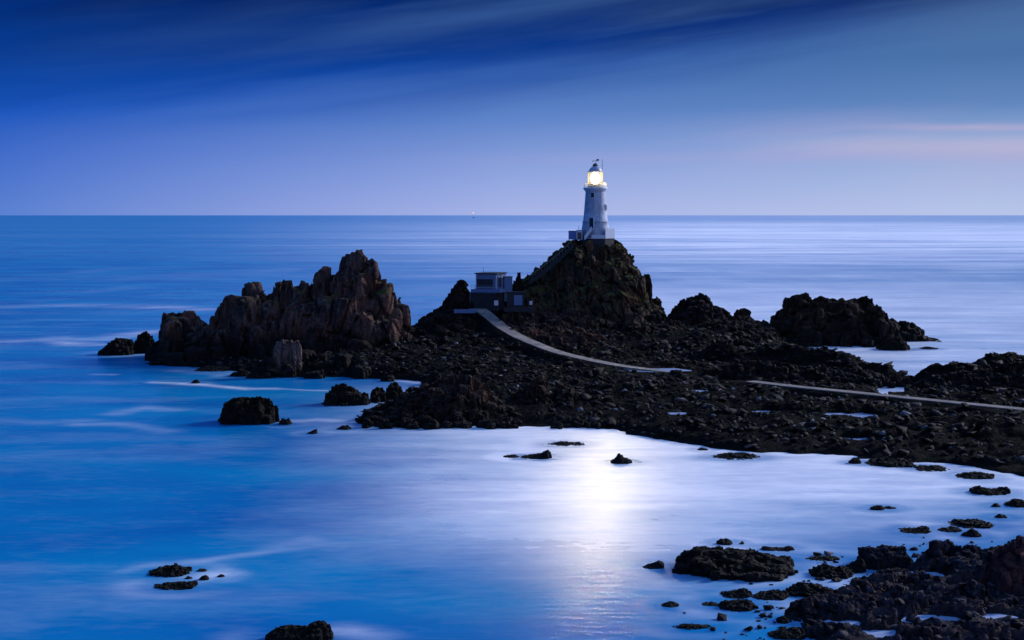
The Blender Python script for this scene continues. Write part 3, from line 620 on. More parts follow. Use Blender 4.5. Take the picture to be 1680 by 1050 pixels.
M['rubble'] = rubble_mat('rubble', [(0,(.0015,.002,.0025)),(.6,(.005,.006,.008)),(.86,(.013,.015,.020)),(.94,(.05,.055,.075)),(.98,(.16,.17,.21)),(1,(.30,.31,.36))])
M['near_stone'] = rubble_mat('near_stone', [(0,(.004,.004,.006)),(.6,(.018,.017,.024)),(.88,(.05,.045,.06)),(1,(.13,.12,.15))])
M['slab'] = rubble_mat('slab', [(0,(.001,.0014,.0018)),(.5,(.004,.005,.0065)),(.85,(.010,.011,.013)),(.96,(.03,.028,.032)),(1,(.08,.075,.08))])
_a1 = [tuple(p[:2]) for p in path1]; _a2 = [tuple(p[:2]) for p in path2]
def keep_fore(x, y):
    "foreshore"
    X1 = np.array([x]); Y1 = np.array([y])
    if seg_dist(X1, Y1, _a1)[0] < 2.6 or seg_dist(X1, Y1, _a2)[0] < 1.9: return False
    return all(math.hypot((x-a)/2, y-b) > r for a, b, r, z in pools)
rubble('rubble', 9000, (-70, 110), (190, 372), ground_z, .10, .55, M['rubble'], 5, keep_fore)
def keep_slab(x, y):
    "foreshore"
    X1 = np.array([x]); Y1 = np.array([y])
    if seg_dist(X1, Y1, _a1)[0] < 3.6 or seg_dist(X1, Y1, _a2)[0] < 3.0: return False
    return all(math.hypot((x-a)/2.2, y-b) > r+1 for a, b, r, z in pools) and all(abs((x-a)/2.2) > r or y > b or y < b-12 for a, b, r, z in pools)
def keep_near(x, y):
    "near rock shelf"
    return all(math.hypot((x-a)/2, y-b) > r for a, b, r, z in npl)
rubble('rock_slabs', 3200, (-70, 115), (190, 375), ground_z, .28, 1.05, M['slab'], 15, keep_slab, .6, 2.2, 'dark broken slabs and ledges of bedrock all over the ')
rubble('rubble', 1500, (18, 60), (100, 138), near_z, .05, .42, M['near_stone'], 6, keep_near)
rng_ = 0
def keep_water(x, y):
    "shallow water by the near shore"
    d = seg_dist(np.array([x]), np.array([y]), nland, True)[0]
    return d < 9 and random.random() < math.exp(-d/3.5) and near_z(x, y) < .1
rubble('stones', 420, (14, 66), (108, 150), lambda x, y: .0, .10, .42, M['near_stone'], 8, keep_water, .8, 2.2, 'small dark stones breaking the ', -1)

# ------------------------------------------------------------------ path
def ribbon(name, path, w, mat, thick=.3, wob=.0):
    pts = [np.array(p) for p in path]; fine = []
    for i in range(len(pts)-1):
        p0 = pts[max(i-1,0)]; p1 = pts[i]; p2 = pts[i+1]; p3 = pts[min(i+2,len(pts)-1)]
        for k in range(8):
            t = k/8; fine.append(.5*((2*p1)+(-p0+p2)*t+(2*p0-5*p1+4*p2-p3)*t*t+(-p0+3*p1-3*p2+p3)*t**3))
    fine.append(pts[-1]); bm = bmesh.new(); rows = []
    for i, p in enumerate(fine):
        d = fine[min(i+1,len(fine)-1)]-fine[max(i-1,0)]; d[2] = 0; d /= np.linalg.norm(d)+1e-9; n = np.array([-d[1], d[0], 0])
        ww = w(i/(len(fine)-1))*.5; a = random.uniform(-wob,wob); b = random.uniform(-wob,wob)
        L = p+n*(ww+a); R = p-n*(ww+b)
        rows.append([bm.verts.new(q) for q in (L-[0,0,thick+.6], L, p+[0,0,.03], R, R-[0,0,thick+.6])])
    for a, b in zip(rows, rows[1:]):
        for k in range(4): bm.faces.new((a[k], a[k+1], b[k+1], b[k]))
    bm.faces.new(rows[0]); bm.faces.new(rows[-1][::-1]); bmesh.ops.recalc_face_normals(bm, faces=bm.faces)
    me = bpy.data.meshes.new(name); bm.to_mesh(me); bm.free(); return tag(link_mesh(name, me, mat), kind='structure')
ribbon('path', path1, lambda t: 3.5-1.1*t if t > .05 else 5.0-t*28, M['path'], wob=.05)
ribbon('path', path2[1:], lambda t: 2.5, M['path'], wob=.04)

# ------------------------------------------------------------------ mesh bits for built things
class MB:
    def __init__(s): s.bm = bmesh.new()
    def box(s, cx, cy, cz, sx, sy, sz, rz=0, bev=.02):
        m = Matrix.Translation((cx,cy,cz)) @ Matrix.Rotation(rz,4,'Z') @ Matrix.Diagonal((sx,sy,sz,1))
        r = bmesh.ops.create_cube(s.bm, size=1, matrix=m)
        if bev:
            es = list({e for v in r['verts'] for e in v.link_edges}); bmesh.ops.bevel(s.bm, geom=es, offset=bev, segments=1, affect='EDGES')
        return s
    def lathe(s, prof, n=48, cx=0, cy=0, smooth=True):
        rings = [[s.bm.verts.new((cx+r*math.cos(6.28318*i/n), cy+r*math.sin(6.28318*i/n), z)) for i in range(n)] for r, z in prof]
        for a, b in zip(rings, rings[1:]):
            for i in range(n): 
                f = s.bm.faces.new((a[i], a[(i+1)%n], b[(i+1)%n], b[i])); f.smooth = smooth
        s.bm.faces.new(rings[0][::-1]); s.bm.faces.new(rings[-1]); return s
    def tube(s, p, q, r, n=8):
        p = Vector(p); q = Vector(q); d = q-p
        m = Matrix.Translation((p+q)/2) @ d.to_track_quat('Z','Y').to_matrix().to_4x4()
        bmesh.ops.create_cone(s.bm, cap_ends=True, segments=n, radius1=r, radius2=r, depth=d.length, matrix=m); return s
    def ring(s, R, r, z, n=40, k=6):
        rings = []
        for i in range(n):
            a = 6.28318*i/n; rings.append([s.bm.verts.new(((R+r*math.cos(6.28318*j/k))*math.cos(a), (R+r*math.cos(6.28318*j/k))*math.sin(a), z+r*math.sin(6.28318*j/k))) for j in range(k)])
        for i in range(n):
            a, b = rings[i], rings[(i+1)%n]
            for j in range(k): s.bm.faces.new((a[j], b[j], b[(j+1)%k], a[(j+1)%k]))
        return s
    def build(s, name, mat, parent=None):
        bmesh.ops.recalc_face_normals(s.bm, faces=s.bm.faces)
        me = bpy.data.meshes.new(name); s.bm.to_mesh(me); s.bm.free(); return link_mesh(name, me, M[mat] if isinstance(mat, str) else mat, parent)

# ------------------------------------------------------------------ lighthouse
LX = (976.8-CX)*370/F; LZ = 26.6
lh = tag(empty('lighthouse', (LX, 370, LZ)), 'white round stone lighthouse with its lamp lit on top of the mossy hill', 'lighthouse')
zz = lambda z: z-LZ
MB().lathe([(3.72,zz(27.2)),(3.5,zz(29.4)),(3.32,zz(30.2)),(3.22,zz(31.1)),(3.28,zz(31.15)),(3.28,zz(31.35)),(3.1,zz(31.4)),(2.85,zz(34)),(2.66,zz(36.5)),(2.5,zz(38.6)),(2.5,zz(38.75))], 64).build('tower', 'tower', lh)
MB().lathe([(2.52,zz(38.75)),(2.6,zz(38.95)),(2.9,zz(39.25)),(3.05,zz(39.5)),(3.08,zz(39.78)),(2.9,zz(39.80)),(1.0,zz(39.80))], 64).build('gallery', 'wallpaint', lh)
rl = MB()
for i in range(20):
    a = 6.283*i/20; rl.tube((2.75*math.cos(a),2.75*math.sin(a),zz(39.8)), (2.75*math.cos(a),2.75*math.sin(a),zz(41.0)), .035, 6)
for z in (40.2, 40.6, 41.0): rl.ring(2.75, .035, zz(z))
rl.build('railing', 'lantern_lit', lh)
MB().lathe([(1.95,zz(39.81)),(1.95,zz(40.7)),(1.85,zz(40.75)),(1.2,zz(40.76))], 40).build('lantern_wall', 'lantern_lit', lh)
g = MB()
for i in range(16):
    a = 6.283*i/16; b = 6.283*(i+1)/16; r = 1.82
    vs = [g.bm.verts.new(p) for p in ((r*math.cos(a),r*math.sin(a),zz(40.78)),(r*math.cos(b),r*math.sin(b),zz(40.78)),(r*math.cos(b),r*math.sin(b),zz(43.7)),(r*math.cos(a),r*math.sin(a),zz(43.7)))]
    g.bm.faces.new(vs)
g.build('lantern_glass', 'glass', lh)
fr = MB()
for i in range(16):
    a = 6.283*i/16; fr.tube((1.85*math.cos(a),1.85*math.sin(a),zz(40.76)), (1.85*math.cos(a),1.85*math.sin(a),zz(43.75)), .04, 6)
fr.ring(1.86, .05, zz(42.2)); fr.build('lantern_frame', 'lantern_lit', lh)
for i in range(4):
    st = MB(); a = .785*(2*i+1); st.tube((2.6*math.cos(a)*.98,2.6*math.sin(a)*.98,zz(39.8)), (2.3*math.cos(a),2.3*math.sin(a),zz(43.9)), .045, 6)
    st.build('ladder_stay', 'lantern_lit', lh)
MB().lathe([(1.98,zz(43.72)),(2.0,zz(43.86)),(1.72,zz(43.95)),(1.66,zz(44.1)),(1.45,zz(44.55)),(1.05,zz(44.95)),(.62,zz(45.2)),(.3,zz(45.3))], 40).build('dome', 'domewhite', lh)
MB().lathe([(.62,zz(45.2)),(.70,zz(45.3)),(.70,zz(45.55)),(.62,zz(45.62)),(.45,zz(45.85)),(.12,zz(46.0))], 24).build('ventilator', 'metal', lh)
wv = MB().tube((.15,0,zz(46)), (.15,0,zz(47.0)), .05).tube((-.65,0,zz(46.55)), (.8,0,zz(46.62)), .06).box(.62,0,zz(46.85),.55,.06,.42).box(-.65,0,zz(46.5),.22,.06,.24)
wv.tube((.15,-.4,zz(46.3)), (.15,.4,zz(46.3)), .05); wv.build('weather_vane', 'metal', lh)
ae = MB().tube((1.75,0,zz(43.9)), (1.75,0,zz(47.0)), .045).box(1.75,0,zz(45.4),.16,.16,.3); ae.build('aerial', 'metal', lh)
MB().lathe([(.5,zz(40.8)),(.9,zz(41.2)),(1.15,zz(41.8)),(1.2,zz(42.3)),(1.1,zz(43.0)),(.6,zz(43.5))], 24).build('lamp_optic', 'lamp', lh)
# windows, set in the curved wall
def wall_window(name, phi, z, w, h, R):
    f = MB(); x, y = R*math.cos(phi), R*math.sin(phi)
    f.box(x, y, z, .34, w+.25, h+.25, phi); o = f.build(name+'_frame' if name == 'window' else 'door_frame', 'wallpaint', lh)
    p = MB(); p.box((R+.09)*math.cos(phi), (R+.09)*math.sin(phi), z, .22, w, h, phi); p.build('pane' if name == 'window' else 'door_leaf', 'dark', o)
D = -math.pi/2
wall_window('window', D-.33, zz(37.9), .85, 1.15, 2.53)
wall_window('window', D+1.18, zz(34.8), .8, 1.35, 2.78)
wall_window('door', D-.36, zz(30.9), 1.0, 2.6, 3.22)
# octagonal terrace with parapet
def prism(rad, z0, z1, n, rot, cx=0, cy=0, sy=1):
    m = MB(); m.lathe([(rad,z0),(rad,z1)], n, smooth=False); bmesh.ops.rotate(m.bm, verts=m.bm.verts, cent=(0,0,0), matrix=Matrix.Rotation(rot,3,'Z'))
    for v in m.bm.verts: v.co.x += cx; v.co.y = v.co.y*sy+cy
    return m
prism(4.5, zz(22.5), zz(26.95), 8, math.pi/8, .45, -.2).build('terrace_base', 'concrete_dark', lh)
prism(4.4, zz(26.95), zz(27.3), 8, math.pi/8, .45, -.2).build('terrace_floor', 'wallpaint', lh)
pw = MB(); R = 4.5*math.cos(math.pi/8); L = 2*4.5*math.sin(math.pi/8)
for i in range(8):
    a = i*math.pi/4
    if i == 5: continue
    pw.box(.45+R*math.cos(a), -.2+R*math.sin(a), zz(28.25 if i in (0,7,1) else 27.45), .26, L-.02, 2.5 if i in (0,7,1) else .95, a)
pw.build('parapet', 'wallpaint', lh)
stp = MB()
for i in range(9): stp.box(-1.5-.22*i, -3.5-.12*i, zz(29.6-.26*i-.6), .34, 1.0, 1.2, 0, .01)
so = stp.build('stair', 'concrete_dark', lh)
sw = MB()
for i in range(9): sw.box(-1.30-.2*i, -4.2-.09*i, zz(29.95-.26*i-.6), .30, .16, 1.2, 0, .01)
sw.build('stair_wall', 'wallpaint', so)
# huts beside it
SX = lambda c, Y=369: (900+c/5.833-CX)*Y/F
hut = tag(empty('equipment_hut', ((SX(192)+SX(265))/2, 369, 27.0)), 'small flat blue equipment hut at the far left of the lighthouse terrace', 'hut')
w = SX(265)-SX(192); MB().box(0,0,.75,w,1.8,2.1).build('wall', 'blue', hut); MB().box(0,0,1.86,w+.12,1.95,.1).build('roof', 'metal', hut); MB().box(.3,-.93,.7,.55,.06,1.5).build('door', 'blue', hut)
h2 = tag(empty('store_hut', ((SX(268)+SX(322))/2, 368.6, 26.8)), 'narrow pale hut with a dark doorway against the lighthouse terrace', 'hut')
w = SX(322)-SX(268); MB().box(0,0,1.0,w,1.9,2.4).build('wall', 'wallpaint', h2); MB().box(0,0,2.28,w+.15,2.05,.14).build('roof', 'wallpaint', h2)
MB().box(-.08,-.96,.85,.92,.1,1.75).build('doorway', 'dark', h2); MB().tube((-.15,0,2.35),(-.15,0,3.4),.05).build('vent_pipe', 'metal', h2)

# ------------------------------------------------------------------ stairway up the hill
p0 = atY(868, 459, 358); p1 = atY(942, 397, 362)
sy = tag(empty('stairway', tuple(p0)), 'long concrete stairway with a thin handrail climbing the left slope of the hill', 'stairway')
n = 60; fl = MB(); hr = MB(); v = p1-p0
for i in range(n):
    t = (i+.5)/n; q = v*t; bow = -1.0*math.sin(t*3.14)*.6
    fl.box(q[0], q[1], q[2]+bow-.75, v[0]/n*1.04, 1.3, .9, 0, 0)
fl.build('steps', 'concrete_dark', sy)
pv = None
for i in range(16):
    t = i/15; q = v*t; bow = -.6*math.sin(t*3.14); a = (q[0], q[1]-.6, q[2]+bow); b = (q[0], q[1]-.6, q[2]+bow+1.0)
    hr.tube(a, b, .035, 6)
    if pv: hr.tube(pv, b, .05, 6)
    pv = b
hr.build('handrail', 'rail', sy)

# ------------------------------------------------------------------ flat-roofed building
BY = 357; bs = BY/F
bo = tag(empty('signal_building', (-6.4+.2, BY, 9.6), math.radians(-20)), 'two-storey flat-roofed blue-grey building at the top of the causeway', 'building')
MB().box(0,3.0,7.1,5.5,6.6,3.7).build('upper_wall', 'building', bo)
MB().box(0,3.0,9.05,6.0,7.2,.22).build('roof', 'metal', bo)
wf = MB().box(-.25,-.33,6.75,4.4,.14,2.1).build('window_frame', 'building', bo)
MB().box(-.25,-.41,6.75,4.15,.1,1.8).build('pane', 'dark', wf)
mu = MB()
for k in range(5): mu.box(-.25-4.15/2+4.15*(k+1)/6,-.47,6.75,.08,.06,1.8,0,0)
mu.build('mullion', 'metal', wf)
w2 = MB().box(2.78,1.6,6.85,.14,2.4,2.6).build('window_frame', 'building', bo); MB().box(2.86,1.6,6.85,.1,2.1,2.3).build('pane', 'dark', w2)
MB().box(0.2,2.6,4.82,7.6,8.0,.75).build('terrace_slab', 'building', bo)
MB().box(-.55,2.6,2.2,6.9,7.2,4.5).build('lower_wall', 'concrete_dark', bo)
dr = MB().box(-.55,-1.05,1.5,1.2,.12,2.6).build('door', 'dark', bo)
MB().box(-3.95,-1.02,2.4,.12,.12,4.0).build('downpipe', 'building', bo)
MB().box(-.6,-1.1,4.28,6.9,.14,.12).build('ledge', 'building', bo)
MB().tube((-1.4,1.5,9.1),(-1.4,1.5,10.4),.05).build('mast', 'metal', bo)
tr_ = MB()
for k in range(8): tr_.tube((-3.5+k*.9,-1.3,5.2),(-3.5+k*.9,-1.3,6.2),.035,6)
for z in (5.7,6.2): tr_.tube((-3.5,-1.3,z),(2.8,-1.3,z),.035,6)
tr_.build('terrace_railing','rail',bo)
MB().box(-.25,-.45,5.62,4.7,.22,.12).build('window_sill','wallpaint',bo); MB().box(-2.62,-.36,7.1,.16,.14,3.5).build('corner_trim','wallpaint',bo); MB().box(2.62,-.36,7.1,.16,.14,3.5).build('corner_trim','wallpaint',bo)
MB().box(1.7,-1.06,2.9,1.1,.12,1.0).build('window','dark',bo)
# side annex right of the building
p = atY(834, 468, 361); an = tag(empty('annex', (p[0], 361, 12.0)), 'small blue-grey lean-to between the building and the rock finger', 'annex')
MB().box(0,0,2.6,2.0,2.4,6.0).build('wall','building',an); MB().box(0,0,5.68,2.2,2.6,.14).build('roof','metal',an)
# bunker wall right of it
p = atY(846, 500, 350); bk = tag(empty('concrete_store', (p[0], 350, p[2])), 'low weathered concrete store with a pale panel door right of the building', 'store')
MB().box(0,1,1.2,4.2,2.4,3.4).build('wall','concrete_dark',bk); MB().box(.6,-.26,1.1,2.0,.14,2.4).build('door_panel','building',bk); MB().box(0,1,2.97,4.5,2.7,.14).build('roof','concrete_dark',bk)
# boards and walls
def board(label, px, py, Y, w, h, name='notice_board', cat='notice board', foot=.9):
    p = atY(px, py, Y); o = tag(empty(name, (p[0], Y, p[2]-h/2-foot)), label, cat)
    MB().box(0,0,foot+h/2,w,.08,h).build('panel','whiteboard',o)
    q = MB().tube((-w*.35,.08,-1.2),(-w*.35,.08,foot+h),.05).tube((w*.35,.08,-1.2),(w*.35,.08,foot+h),.05); q.build('post','metal',o)
board('white rectangular notice board beside the lower door of the building', 814, 497, 348, .95, 1.15)
board('small white board standing alone right of the concrete store', 871, 497, 346, .7, .9)
p = atY(764, 509, 350); lw = MB().box(0,0,-.25,5.6,.35,.9).build('low_wall','building'); lw.location = p
tag(lw, 'low pale wall along the left of the causeway top', 'wall')
p = atY(852, 506, 345); lw = MB().box(0,0,-.3,7.4,.35,1.0).build('ledge_wall','concrete_dark'); lw.location = p
tag(lw, 'long dark retaining wall below the concrete store', 'wall')
# distant ship
sh = tag(empty('ship', (-63*14000/F, 14000, 0)), 'tiny far ship with a lit amber lamp on the horizon', 'ship')
b = MB()
pr = [(-12,0,5),(-10,0,0),(10,0,0),(13,0,5)]
A = [b.bm.verts.new((x,-2 if 0<i<3 else -1,z)) for i,(x,_,z) in enumerate(pr)]; B = [b.bm.verts.new((x,2 if 0<i<3 else 1,z)) for i,(x,_,z) in enumerate(pr)]
b.bm.faces.new(A); b.bm.faces.new(B[::-1])
for i in range(4): b.bm.faces.new((A[i],A[(i+1)%4],B[(i+1)%4],B[i]))
b.build('hull','concrete_dark',sh); MB().box(-4,0,6,6,3,4).build('bridge','concrete_dark',sh); MB().tube((-4,0,7),(-4,0,46),.5).build('mast','concrete_dark',sh)
MB().lathe([(2,44),(4.5,46),(4.5,51),(2,53)],12,cx=-4).build('lamp','shiplamp',sh)

# ------------------------------------------------------------------ sea
def axis(lo, hi, step, far, g=1.12):
    a = list(np.arange(lo, hi, step)); s = step; x = a[-1]
    while x < far: s *= g; x += s; a.append(x)
    s = step; x = a[0]
    while x > -far: s *= g; x -= s; a.insert(0, x)
    return np.array(a)
sx = axis(-95, 125, .7, 60000); sy_ = axis(95, 420, .6, 60000)
SXg, SYg = np.meshgrid(sx, sy_); Xf = SXg.ravel(); Yf = SYg.ravel()
P = np.stack([Xf, Yf, 0*Xf], 1)
RIB = [ # foam ribbons: pixel polyline, width m, strength
 ([(262,627),(330,632),(400,638),(450,638)],1.6,.75),([(440,638),(540,640)],.9,.6),([(0,503),(120,501),(250,503),(345,508)],7,.45),([(0,561),(80,557),(120,566),(150,566)],4,.55),([(75,556),(170,557),(260,543)],5,.5),
 ([(95,553),(150,566)],4,.35),([(0,430),(250,427),(520,430)],22,.35),([(0,456),(300,455)],14,.22),([(240,925),(320,919),(400,911),(480,900),(570,889)],1.0,.38),([(450,900),(500,890),(560,893)],2.2,.35),
 ([(560,887),(700,872),(800,850)],2.0,.22),([(200,935),(235,926),(290,920)],.9,.3),([(320,944),(380,940)],1.0,.25),([(195,677),(230,669),(290,672)],2.4,.30),([(160,614),(185,614)],1.6,.4),([(0,690),(60,694),(140,690)],2.5,.18),
 ([(130,697),(190,697),(260,708)],2.5,.25),([(460,690),(520,688),(600,692)],2.0,.55),([(640,622),(670,625),(708,629)],1.8,.7),([(560,617),(640,622)],1.0,.35),([(500,1045),(560,1038),(640,1046)],1.5,.4),
 ([(330,605),(420,612)],1.4,.3),([(660,700),(800,703),(940,706)],1.2,.2),([(1240,578),(1300,588),(1360,600)],4,.6),([(1480,640),(1470,645)],3,.8),([(1270,574),(1400,582),(1550,570)],5,.35),([(1540,560),(1650,570)],7,.4),
 ([(1050,717),(1180,743),(1330,748),(1450,765),(1680,790)],2.4,.35),([(1330,905),(1420,900),(1500,890)],1.4,.25),([(1240,960),(1300,950),(1400,945)],1.0,.3),([(1100,940),(1060,945)],1.0,.12)]
foam = np.zeros(len(Xf)); near = (Yf < 900) & (np.abs(Xf) < 400)
Xn, Yn, Pn = Xf[near], Yf[near], P[near]
wn = fbm(Pn/np.array([9,5,1]), 4, 81)
f = np.zeros(len(Xn)); wx = Xn+3*fbm(Pn/14, 3, 82); wy = Yn+2.0*fbm(Pn/12+7, 3, 83)
for pl, w, s in RIB:
    d = seg_dist(wx, wy, [at(*q)[:2] for q in pl]); f = np.maximum(f, s*np.exp(-(d/w)**2)*(.75+.5*wn))
# milky water of the bay, thicker towards the right-hand shore
pxn = CX+Xn*F/Yn
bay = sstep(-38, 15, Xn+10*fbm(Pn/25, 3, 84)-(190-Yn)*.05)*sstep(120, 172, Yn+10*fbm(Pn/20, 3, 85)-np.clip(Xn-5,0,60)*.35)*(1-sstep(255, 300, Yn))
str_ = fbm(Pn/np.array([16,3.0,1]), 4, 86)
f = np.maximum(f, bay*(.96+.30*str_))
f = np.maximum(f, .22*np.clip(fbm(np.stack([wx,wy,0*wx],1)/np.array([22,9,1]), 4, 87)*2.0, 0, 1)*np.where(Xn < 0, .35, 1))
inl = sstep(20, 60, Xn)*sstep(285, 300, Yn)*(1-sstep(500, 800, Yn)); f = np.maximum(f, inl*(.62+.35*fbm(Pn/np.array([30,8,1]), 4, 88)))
dl = seg_dist(Xn, Yn, land, True); dn = seg_dist(Xn, Yn, nland, True)
f = f+.13*np.exp(-(np.minimum(dl, dn*1.6)/3.5)**2)*sstep(-25, 10, Xn)*(.6+wn)
for (cx, cy, a, b_) in FOOT:
    m = (np.abs(Xn-cx) < a*3+4) & (np.abs(Yn-cy) < b_*3+5)
    e = np.hypot((Xn[m]-cx)/(a+.9), (Yn[m]-cy)/(b_+1.2))
    f[m] = f[m]*(1-.45*np.exp(-((e-1.0)/.6)**2)*(Xn[m] > 0))+.20*np.exp(-((e-1.6)/.5)**2)*(.5+wn[m])  # less foam round rocks; the darker ring also paints in their reflection
foam[near] = np.clip(f, 0, 1)
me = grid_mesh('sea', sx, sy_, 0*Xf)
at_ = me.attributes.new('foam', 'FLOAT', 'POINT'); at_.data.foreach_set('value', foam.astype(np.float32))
def sea_mat():
    t = NT('sea_water'); g = t.n('ShaderNodeNewGeometry'); Pp = g.outputs['Position']
    a = t.n('ShaderNodeAttribute', attribute_name='foam')
    def st(sx_, sy__, sc, d=5):
        mp = t.n('ShaderNodeMapping'); mp.inputs['Scale'].default_value = (sx_, sy__, 1); t.l(Pp, mp.inputs[0]); return t.noise(mp.outputs[0], sc, d, .55)
    s1 = st(.0035, .02, 1.0); s2 = st(.016, .09, 1.0, 4); s3 = st(.05, .25, 1.0); s4 = st(.0007, .003, 1.0); s5 = st(.02, .05, 1.0, 3); s6 = st(.35, .9, 1.0, 5); s7 = st(.08, .13, 1.0, 5)
    sep = t.n('ShaderNodeSeparateXYZ'); t.l(Pp, sep.inputs[0])
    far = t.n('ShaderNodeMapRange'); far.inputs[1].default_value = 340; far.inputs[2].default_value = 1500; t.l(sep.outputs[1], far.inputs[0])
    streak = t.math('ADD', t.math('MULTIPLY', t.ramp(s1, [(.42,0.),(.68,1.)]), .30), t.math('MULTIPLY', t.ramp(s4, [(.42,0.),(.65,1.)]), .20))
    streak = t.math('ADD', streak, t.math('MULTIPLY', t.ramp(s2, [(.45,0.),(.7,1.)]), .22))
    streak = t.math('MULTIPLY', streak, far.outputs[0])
    q = t.math('DIVIDE', sep.outputs[0], sep.outputs[1]); sky_sheen = t.n('ShaderNodeMapRange'); sky_sheen.interpolation_type = 'SMOOTHSTEP'; sky_sheen.inputs[1].default_value = -.26; sky_sheen.inputs[2].default_value = .22
    sky_sheen.inputs[3].default_value = .14; sky_sheen.inputs[4].default_value = 2.1; t.l(q, sky_sheen.inputs[0])  # far sea paler to the right: reflected sky glow put into the colour
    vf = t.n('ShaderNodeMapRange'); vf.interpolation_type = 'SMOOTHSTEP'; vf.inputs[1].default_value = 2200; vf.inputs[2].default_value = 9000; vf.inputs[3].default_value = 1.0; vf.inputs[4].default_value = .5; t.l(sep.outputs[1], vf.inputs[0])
    streak = t.math('MULTIPLY', streak, sky_sheen.outputs[0])
    streak = t.math('ADD', streak, t.math('MULTIPLY', t.math('MULTIPLY', far.outputs[0], t.math('SUBTRACT', sky_sheen.outputs[0], .14)), .22))
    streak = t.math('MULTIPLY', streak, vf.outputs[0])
    foam_sheen = t.math('ADD', t.math('MULTIPLY', a.outputs['Fac'], t.ramp(s3, [(.3,.82),(.7,1.08)])), streak)
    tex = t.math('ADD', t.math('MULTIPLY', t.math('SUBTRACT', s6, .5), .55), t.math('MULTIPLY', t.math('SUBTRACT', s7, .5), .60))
    foam_sheen = t.math('ADD', foam_sheen, t.math('MULTIPLY', tex, t.math('ADD', t.math('MULTIPLY', foam_sheen, .8), .22)), clamp=True)
    c = t.mix(foam_sheen, t.mix(t.ramp(s5, [(.35,0.),(.65,1.)]), (.0,.145,.40), (.0,.235,.48)), (.92,.94,.97))
    t.set(Base_Color=c, Roughness=t.math('MULTIPLY_ADD', far.outputs[0], .16, t.ramp(foam_sheen, [(0,.23),(1,.32)]))); t.b.inputs['IOR'].default_value = 1.33
    tg = t.n('ShaderNodeCombineXYZ'); tg.inputs[0].default_value = 1; t.l(tg.outputs[0], t.b.inputs['Tangent']); t.b.inputs['Anisotropic'].default_value = .82
    w1 = st(.25, .9, 1.0, 4); t.l(t.bump(w1, .12, .5), t.b.inputs['Normal'])
    return t.m
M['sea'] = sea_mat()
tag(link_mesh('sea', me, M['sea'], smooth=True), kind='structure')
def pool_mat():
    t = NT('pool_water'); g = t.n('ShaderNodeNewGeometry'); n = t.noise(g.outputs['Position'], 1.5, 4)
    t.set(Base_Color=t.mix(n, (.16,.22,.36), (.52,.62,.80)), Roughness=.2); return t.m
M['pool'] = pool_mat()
def pool(x, y, r, z, kx):
    m = MB(); n = 40; ph = random.random()*6
    m.bm.faces.new([m.bm.verts.new((x+r*kx*1.15*math.cos(6.283*i/n)*(1+.12*math.sin(3*6.283*i/n+ph)), y+r*1.15*math.sin(6.283*i/n)*(1+.1*math.sin(5*6.283*i/n+ph)), z)) for i in range(n)])
    tag(m.build('tide_pool', 'pool'), kind='structure')
for x, y, r, z in pools: pool(x, y, r, z, 2.2)
for x, y, r, z in npl: pool(x, y, r, z, 1.9)

# ------------------------------------------------------------------ sky
SUN_AZ, SUN_EL = math.radians(58), math.radians(22)          # the afterglow, to the right of the view
wd = bpy.data.worlds.new('World'); scene.world = wd; wd.use_nodes = True
class W(NT):
    def __init__(s): s.t = wd.node_tree
t = W(); bg = t.t.nodes['Background']
tc = t.n('ShaderNodeTexCoord'); sp = t.n('ShaderNodeSeparateXYZ'); t.l(tc.outputs['Generated'], sp.inputs[0])
x_, y_, z_ = sp.outputs
az = t.math('ARCTAN2', x_, y_)                                # 0 ahead, positive to the right
el = t.math('ARCSINE', z_)
cb = t.n('ShaderNodeCombineXYZ'); t.l(t.math('ADD', az, t.math('MULTIPLY', el, -3.0)), cb.inputs[0]); t.l(t.math('ADD', el, t.math('MULTIPLY', az, -.10)), cb.inputs[1])
def skn(sx_, sy__, sc, d=5, ox=0):
    mp = t.n('ShaderNodeMapping'); mp.inputs['Scale'].default_value = (sx_, sy__, 1); mp.inputs['Location'].default_value = (ox, ox*.7, 0)
    t.l(cb.outputs[0], mp.inputs[0]); return t.noise(mp.outputs[0], sc, d, .5)
c1 = skn(2.2, 12, 1.3, 5, 3.1); c2 = skn(3.8, 19, 1.2, 5, 7.7)
# cloud bank edge: climbs to the right
e = t.math('SUBTRACT', el, t.math('MULTIPLY', az, .125))
e = t.math('ADD', e, t.math('MULTIPLY', t.math('SUBTRACT', c1, .5), .06))
e = t.math('ADD', e, t.math('MULTIPLY', t.math('SUBTRACT', c2, .5), .045))
def S(r, g, b): return tuple((c/255/12.92 if c < 11 else ((c/255+.055)/1.055)**2.4) for c in (r, g, b))
E5 = t.math('MULTIPLY', el, 5.0)
L_ = t.ramp(E5, [(.01,S(82,124,208)),(.21,S(54,102,200)),(.36,S(20,84,186)),(.52,S(4,64,154)),(.74,S(0,38,108))])
C_ = t.ramp(E5, [(.01,S(166,179,230)),(.11,S(148,168,225)),(.32,S(96,133,202)),(.46,S(68,110,182)),(.74,S(60,102,166))])
R_ = t.ramp(E5, [(.01,S(182,196,233)),(.25,S(142,168,214)),(.36,S(96,134,190)),(.52,S(72,113,168)),(.74,S(80,115,164))])
lf = t.n('ShaderNodeMapRange'); lf.inputs[1].default_value = -.36; lf.inputs[2].default_value = .0; t.l(az, lf.inputs[0])
rf = t.n('ShaderNodeMapRange'); rf.inputs[1].default_value = .0; rf.inputs[2].default_value = .30; t.l(az, rf.inputs[0])
clear = t.mix(rf.outputs[0], t.mix(lf.outputs[0], L_, C_), R_)
cl_mask = t.n('ShaderNodeMapRange'); cl_mask.interpolation_type = 'SMOOTHSTEP'; cl_mask.inputs[1].default_value = .074; cl_mask.inputs[2].default_value = .126; t.l(e, cl_mask.inputs[0])
